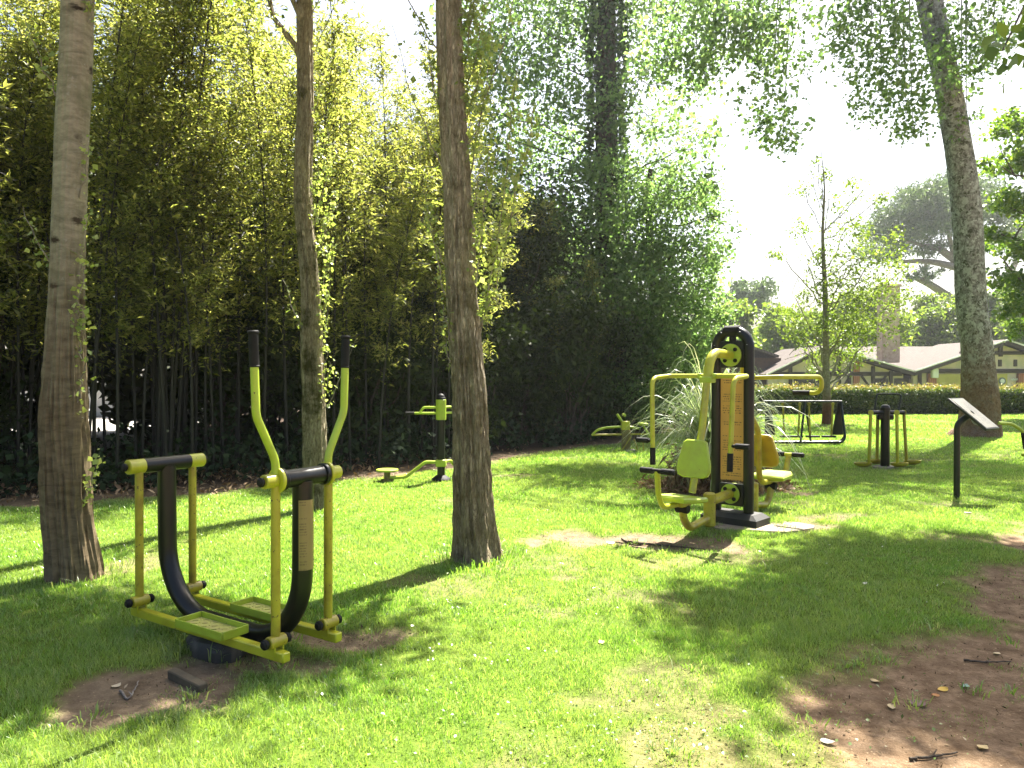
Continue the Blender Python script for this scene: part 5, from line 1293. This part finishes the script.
# ------------------------------------------------------------------ small things on the ground
def gz(x, y): return float(height(x, y)) - float(bare(np.array([x]), np.array([y]))[0]) * .024
def gpt(u, v):
    Y = CH * F / (v - HV); return (u - 512) / F * Y, Y
def twig(label, pts, r, m=BARK_D):
    P = []
    for u, v in pts:
        x, y = gpt(u, v); P.append((x, y, gz(x, y) + r * .9))
    P = np.array(P); b = P[0].copy(); mb = MB(); S = spline(P, 16); S[1:-1, :2] += rng.normal(size=(14, 2)) * r * .25
    mb.tube(S - b, np.linspace(r * .7, r * .3, 16), 8)
    k = 8; d = unit(S[9] - S[7]); sd = np.array([-d[1], d[0], .2])
    mb.tube([S[k] - b, S[k] - b + (d * .8 + sd * .5) * r * 6], [r * .4, r * .15], 6)
    o = mb.build('twig', m); o.location = b; tag(o, label, 'twig', 'twigs lying on bare soil'); return o
twig('pale curved twig on the bare patch left of the ski walker', [(118, 690), (126, 697), (132, 690), (137, 680)], .009, BARK_G)
twig('dark forked twig lying on the path at its right edge', [(966, 659), (985, 661), (1013, 661)], .010)
twig('straight dark twig on the path at the bottom edge', [(912, 758), (935, 756), (960, 752)], .010)
twig('long root-like twig on the bare patch before the press machine', [(628, 541), (650, 543), (676, 545), (706, 548)], .020)
twig('short forked twig at the left of the bare patch before the press machine', [(622, 537), (634, 543), (641, 544)], .014)
def fallen(label, u, v, size, c, bend=.07):
    x, y = gpt(u, v); a = random.random() * 6.28
    V = []; n_ = 8
    for i in range(n_ + 1):
        f = i / n_; wd = .34 * math.sin(PI * f ** .8) * size; zc = bend * size * (f - .5) ** 2 * 2
        V += [(f * size, -wd, zc + (.05 + .05 * math.sin(u + 3 * f)) * size), (f * size, 0, zc), (f * size, wd, zc + (.04 + .05 * math.sin(v + 4 * f)) * size)]
    m = MB(); m.add(V, [q for i in range(n_) for q in ((3 * i, 3 * i + 1, 3 * i + 4, 3 * i + 3), (3 * i + 1, 3 * i + 2, 3 * i + 5, 3 * i + 4))])
    o = m.build('fallen_leaf', leaf_mat('leaf_' + label.split()[0] + str(u), [(0, c), (1, tuple(min(1, q * 1.2) for q in c))], trans=.15, rough=.6, tint=.7)); o.location = (x, y, gz(x, y) + .006); o.rotation_euler = (0, 0, a)
    tag(o, label, 'leaf', 'fallen leaves'); return o
fallen('purplish brown fallen leaf, the largest on the path', 930, 706, .085, (.17, .10, .09))
fallen('yellow fallen leaf on the path above the brown one', 950, 687, .06, (.55, .36, .06))
fallen('bluish green fallen leaf beside the yellow one', 970, 683, .05, (.22, .33, .26))
fallen('pale narrow fallen leaf on the path left of the brown one', 893, 705, .05, (.50, .40, .22))
fallen('whitish fallen leaf at the sunny edge of the path', 822, 743, .065, (.55, .54, .44))
fallen('pale yellow fallen leaf on the path nearest the bottom edge', 982, 749, .06, (.5, .38, .18))
fallen('tan fallen leaf where grass thins at the path edge', 872, 680, .05, (.48, .36, .18))
fallen('pale fallen leaf high on the path by the grass', 1002, 652, .05, (.5, .4, .24))
fallen('white fallen leaf in the shaded grass left of the path', 868, 581, .06, (.6, .58, .5))
fallen('cream fallen leaf on the sunny lawn near the shade', 604, 645, .055, (.6, .5, .3))
fallen('orange fallen leaf between yellow leaf and brown leaf', 942, 694, .04, (.45, .2, .06))
fallen('pale fallen leaf on the bare soil by the curved twig', 110, 687, .06, (.5, .42, .3))
fallen('white fallen leaf on the bare patch before the press machine', 607, 541, .10, (.62, .56, .46))
fallen('small dull fallen leaf at the foot of the information sign', 965, 513, .08, (.55, .48, .34))
# half buried plank in the bare patch
x, y = gpt(186, 681)
o = MB().box((0, 0, 0), (.28, .05, .05), bev=.006).build('wooden_plank', paint('weathered_wood', (.10, .08, .05), .9, (.05, .04, .025), scale=14)); o.location = (x, y, -.006); o.rotation_euler = (0.1, .05, -.62); tag(o, 'half buried weathered plank in the bare patch by the ski walker', 'plank')
# crumbs of leaf and bark over the path
n = 9000; y = rng.uniform(2.2, 8, n); x = rng.uniform(0.2, 6, n)
kk = (side_dist(PATH, x, y) < -.1) & (rng.random(n) < .35 + fbm(x, y, .8, 15))
x, y = x[kk], y[kk]
for cx, cy, rx, ry, sx in PATCHES[:6]:
    x = np.append(x, cx + rng.normal(size=90) * rx * .5); y = np.append(y, cy + rng.normal(size=90) * ry * .5)
lt = leaves('path_litter', np.stack([x, y, height(x, y) - bare(x, y) * .024 + .003 + rng.random(len(x)) * .006], 1), .016, leaf_mat('crumb', [(0, (.035, .022, .013)), (.4, (.10, .065, .038)), (.6, (.06, .10, .02)), (.68, (.09, .13, .03)), (.72, (.20, .14, .08)), (.93, (.30, .22, .13)), (1, (.46, .38, .26))], trans=.1, rough=.8, tint=.7, spec=.1), None, aspect=.4, up=2.5, var=.5); lt['kind'] = 'stuff'
tag(lt, 'crumbs of dead leaf and bark strewn over the brown path', 'litter')
# clover and daisies
def scatter(name, label, cat, spots, n, size, mat, **kw):
    P = []
    for (u, v, r) in spots:
        x, y = gpt(u, v); k = n
        xx = x + rng.normal(size=k) * r; yy = y + rng.normal(size=k) * r; P.append(np.stack([xx, yy, height(xx, yy) + .016 + .02 * rng.random(k)], 1))
    o = leaves(name, np.concatenate(P), size, mat, None, **kw); o['kind'] = 'stuff'; tag(o, label, cat)
scatter('clover', 'patches of low clover and plantain leaves in the sunny grass', 'clover', [(630, 735, .22), (660, 740, .2), (600, 745, .25), (690, 745, .2), (520, 735, .25), (500, 610, .3), (540, 625, .35), (400, 690, .25), (350, 740, .3), (250, 750, .3), (450, 660, .3), (860, 720, .3)], 90, .013, leaf_mat('clover_leaf', [(0, (.09, .16, .04)), (.8, (.17, .24, .09)), (1, (.34, .36, .22))], trans=.35, rough=.35, spec=.6), aspect=.9, up=2.5)
scatter('daisies', 'tiny white daisies dotted in the lawn', 'daisies', [(905, 555, .25), (860, 560, .4), (520, 600, .5), (600, 640, .6), (930, 590, .3), (350, 610, .4), (880, 470, .6)], 4, .016, leaf_mat('petal', [(0, (.7, .7, .66)), (1, (.8, .8, .76))], trans=.2, tint=.7), aspect=1.0, up=2.5)

# ------------------------------------------------------------------ haze volume: stands in for lens glare, also pales the distance
hz = MB().box((5, 56, 10.5), (130, 128, 26)).build('haze', bpy.data.materials.new('air'), smooth=False)
hz['kind'] = 'stuff'; hz['label'] = 'faint haze volume standing in for lens glare and distant haze'; hz['category'] = 'haze'
m = hz.data.materials[0]; m.use_nodes = True; n = m.node_tree; n.nodes.clear()
out = n.nodes.new('ShaderNodeOutputMaterial'); pv = n.nodes.new('ShaderNodeVolumePrincipled')
pv.inputs['Color'].default_value = (.92, .95, 1, 1); pv.inputs['Density'].default_value = .00042; pv.inputs['Anisotropy'].default_value = .55
n.links.new(pv.outputs[0], out.inputs['Volume'])
scene.cycles.volume_bounces = 0
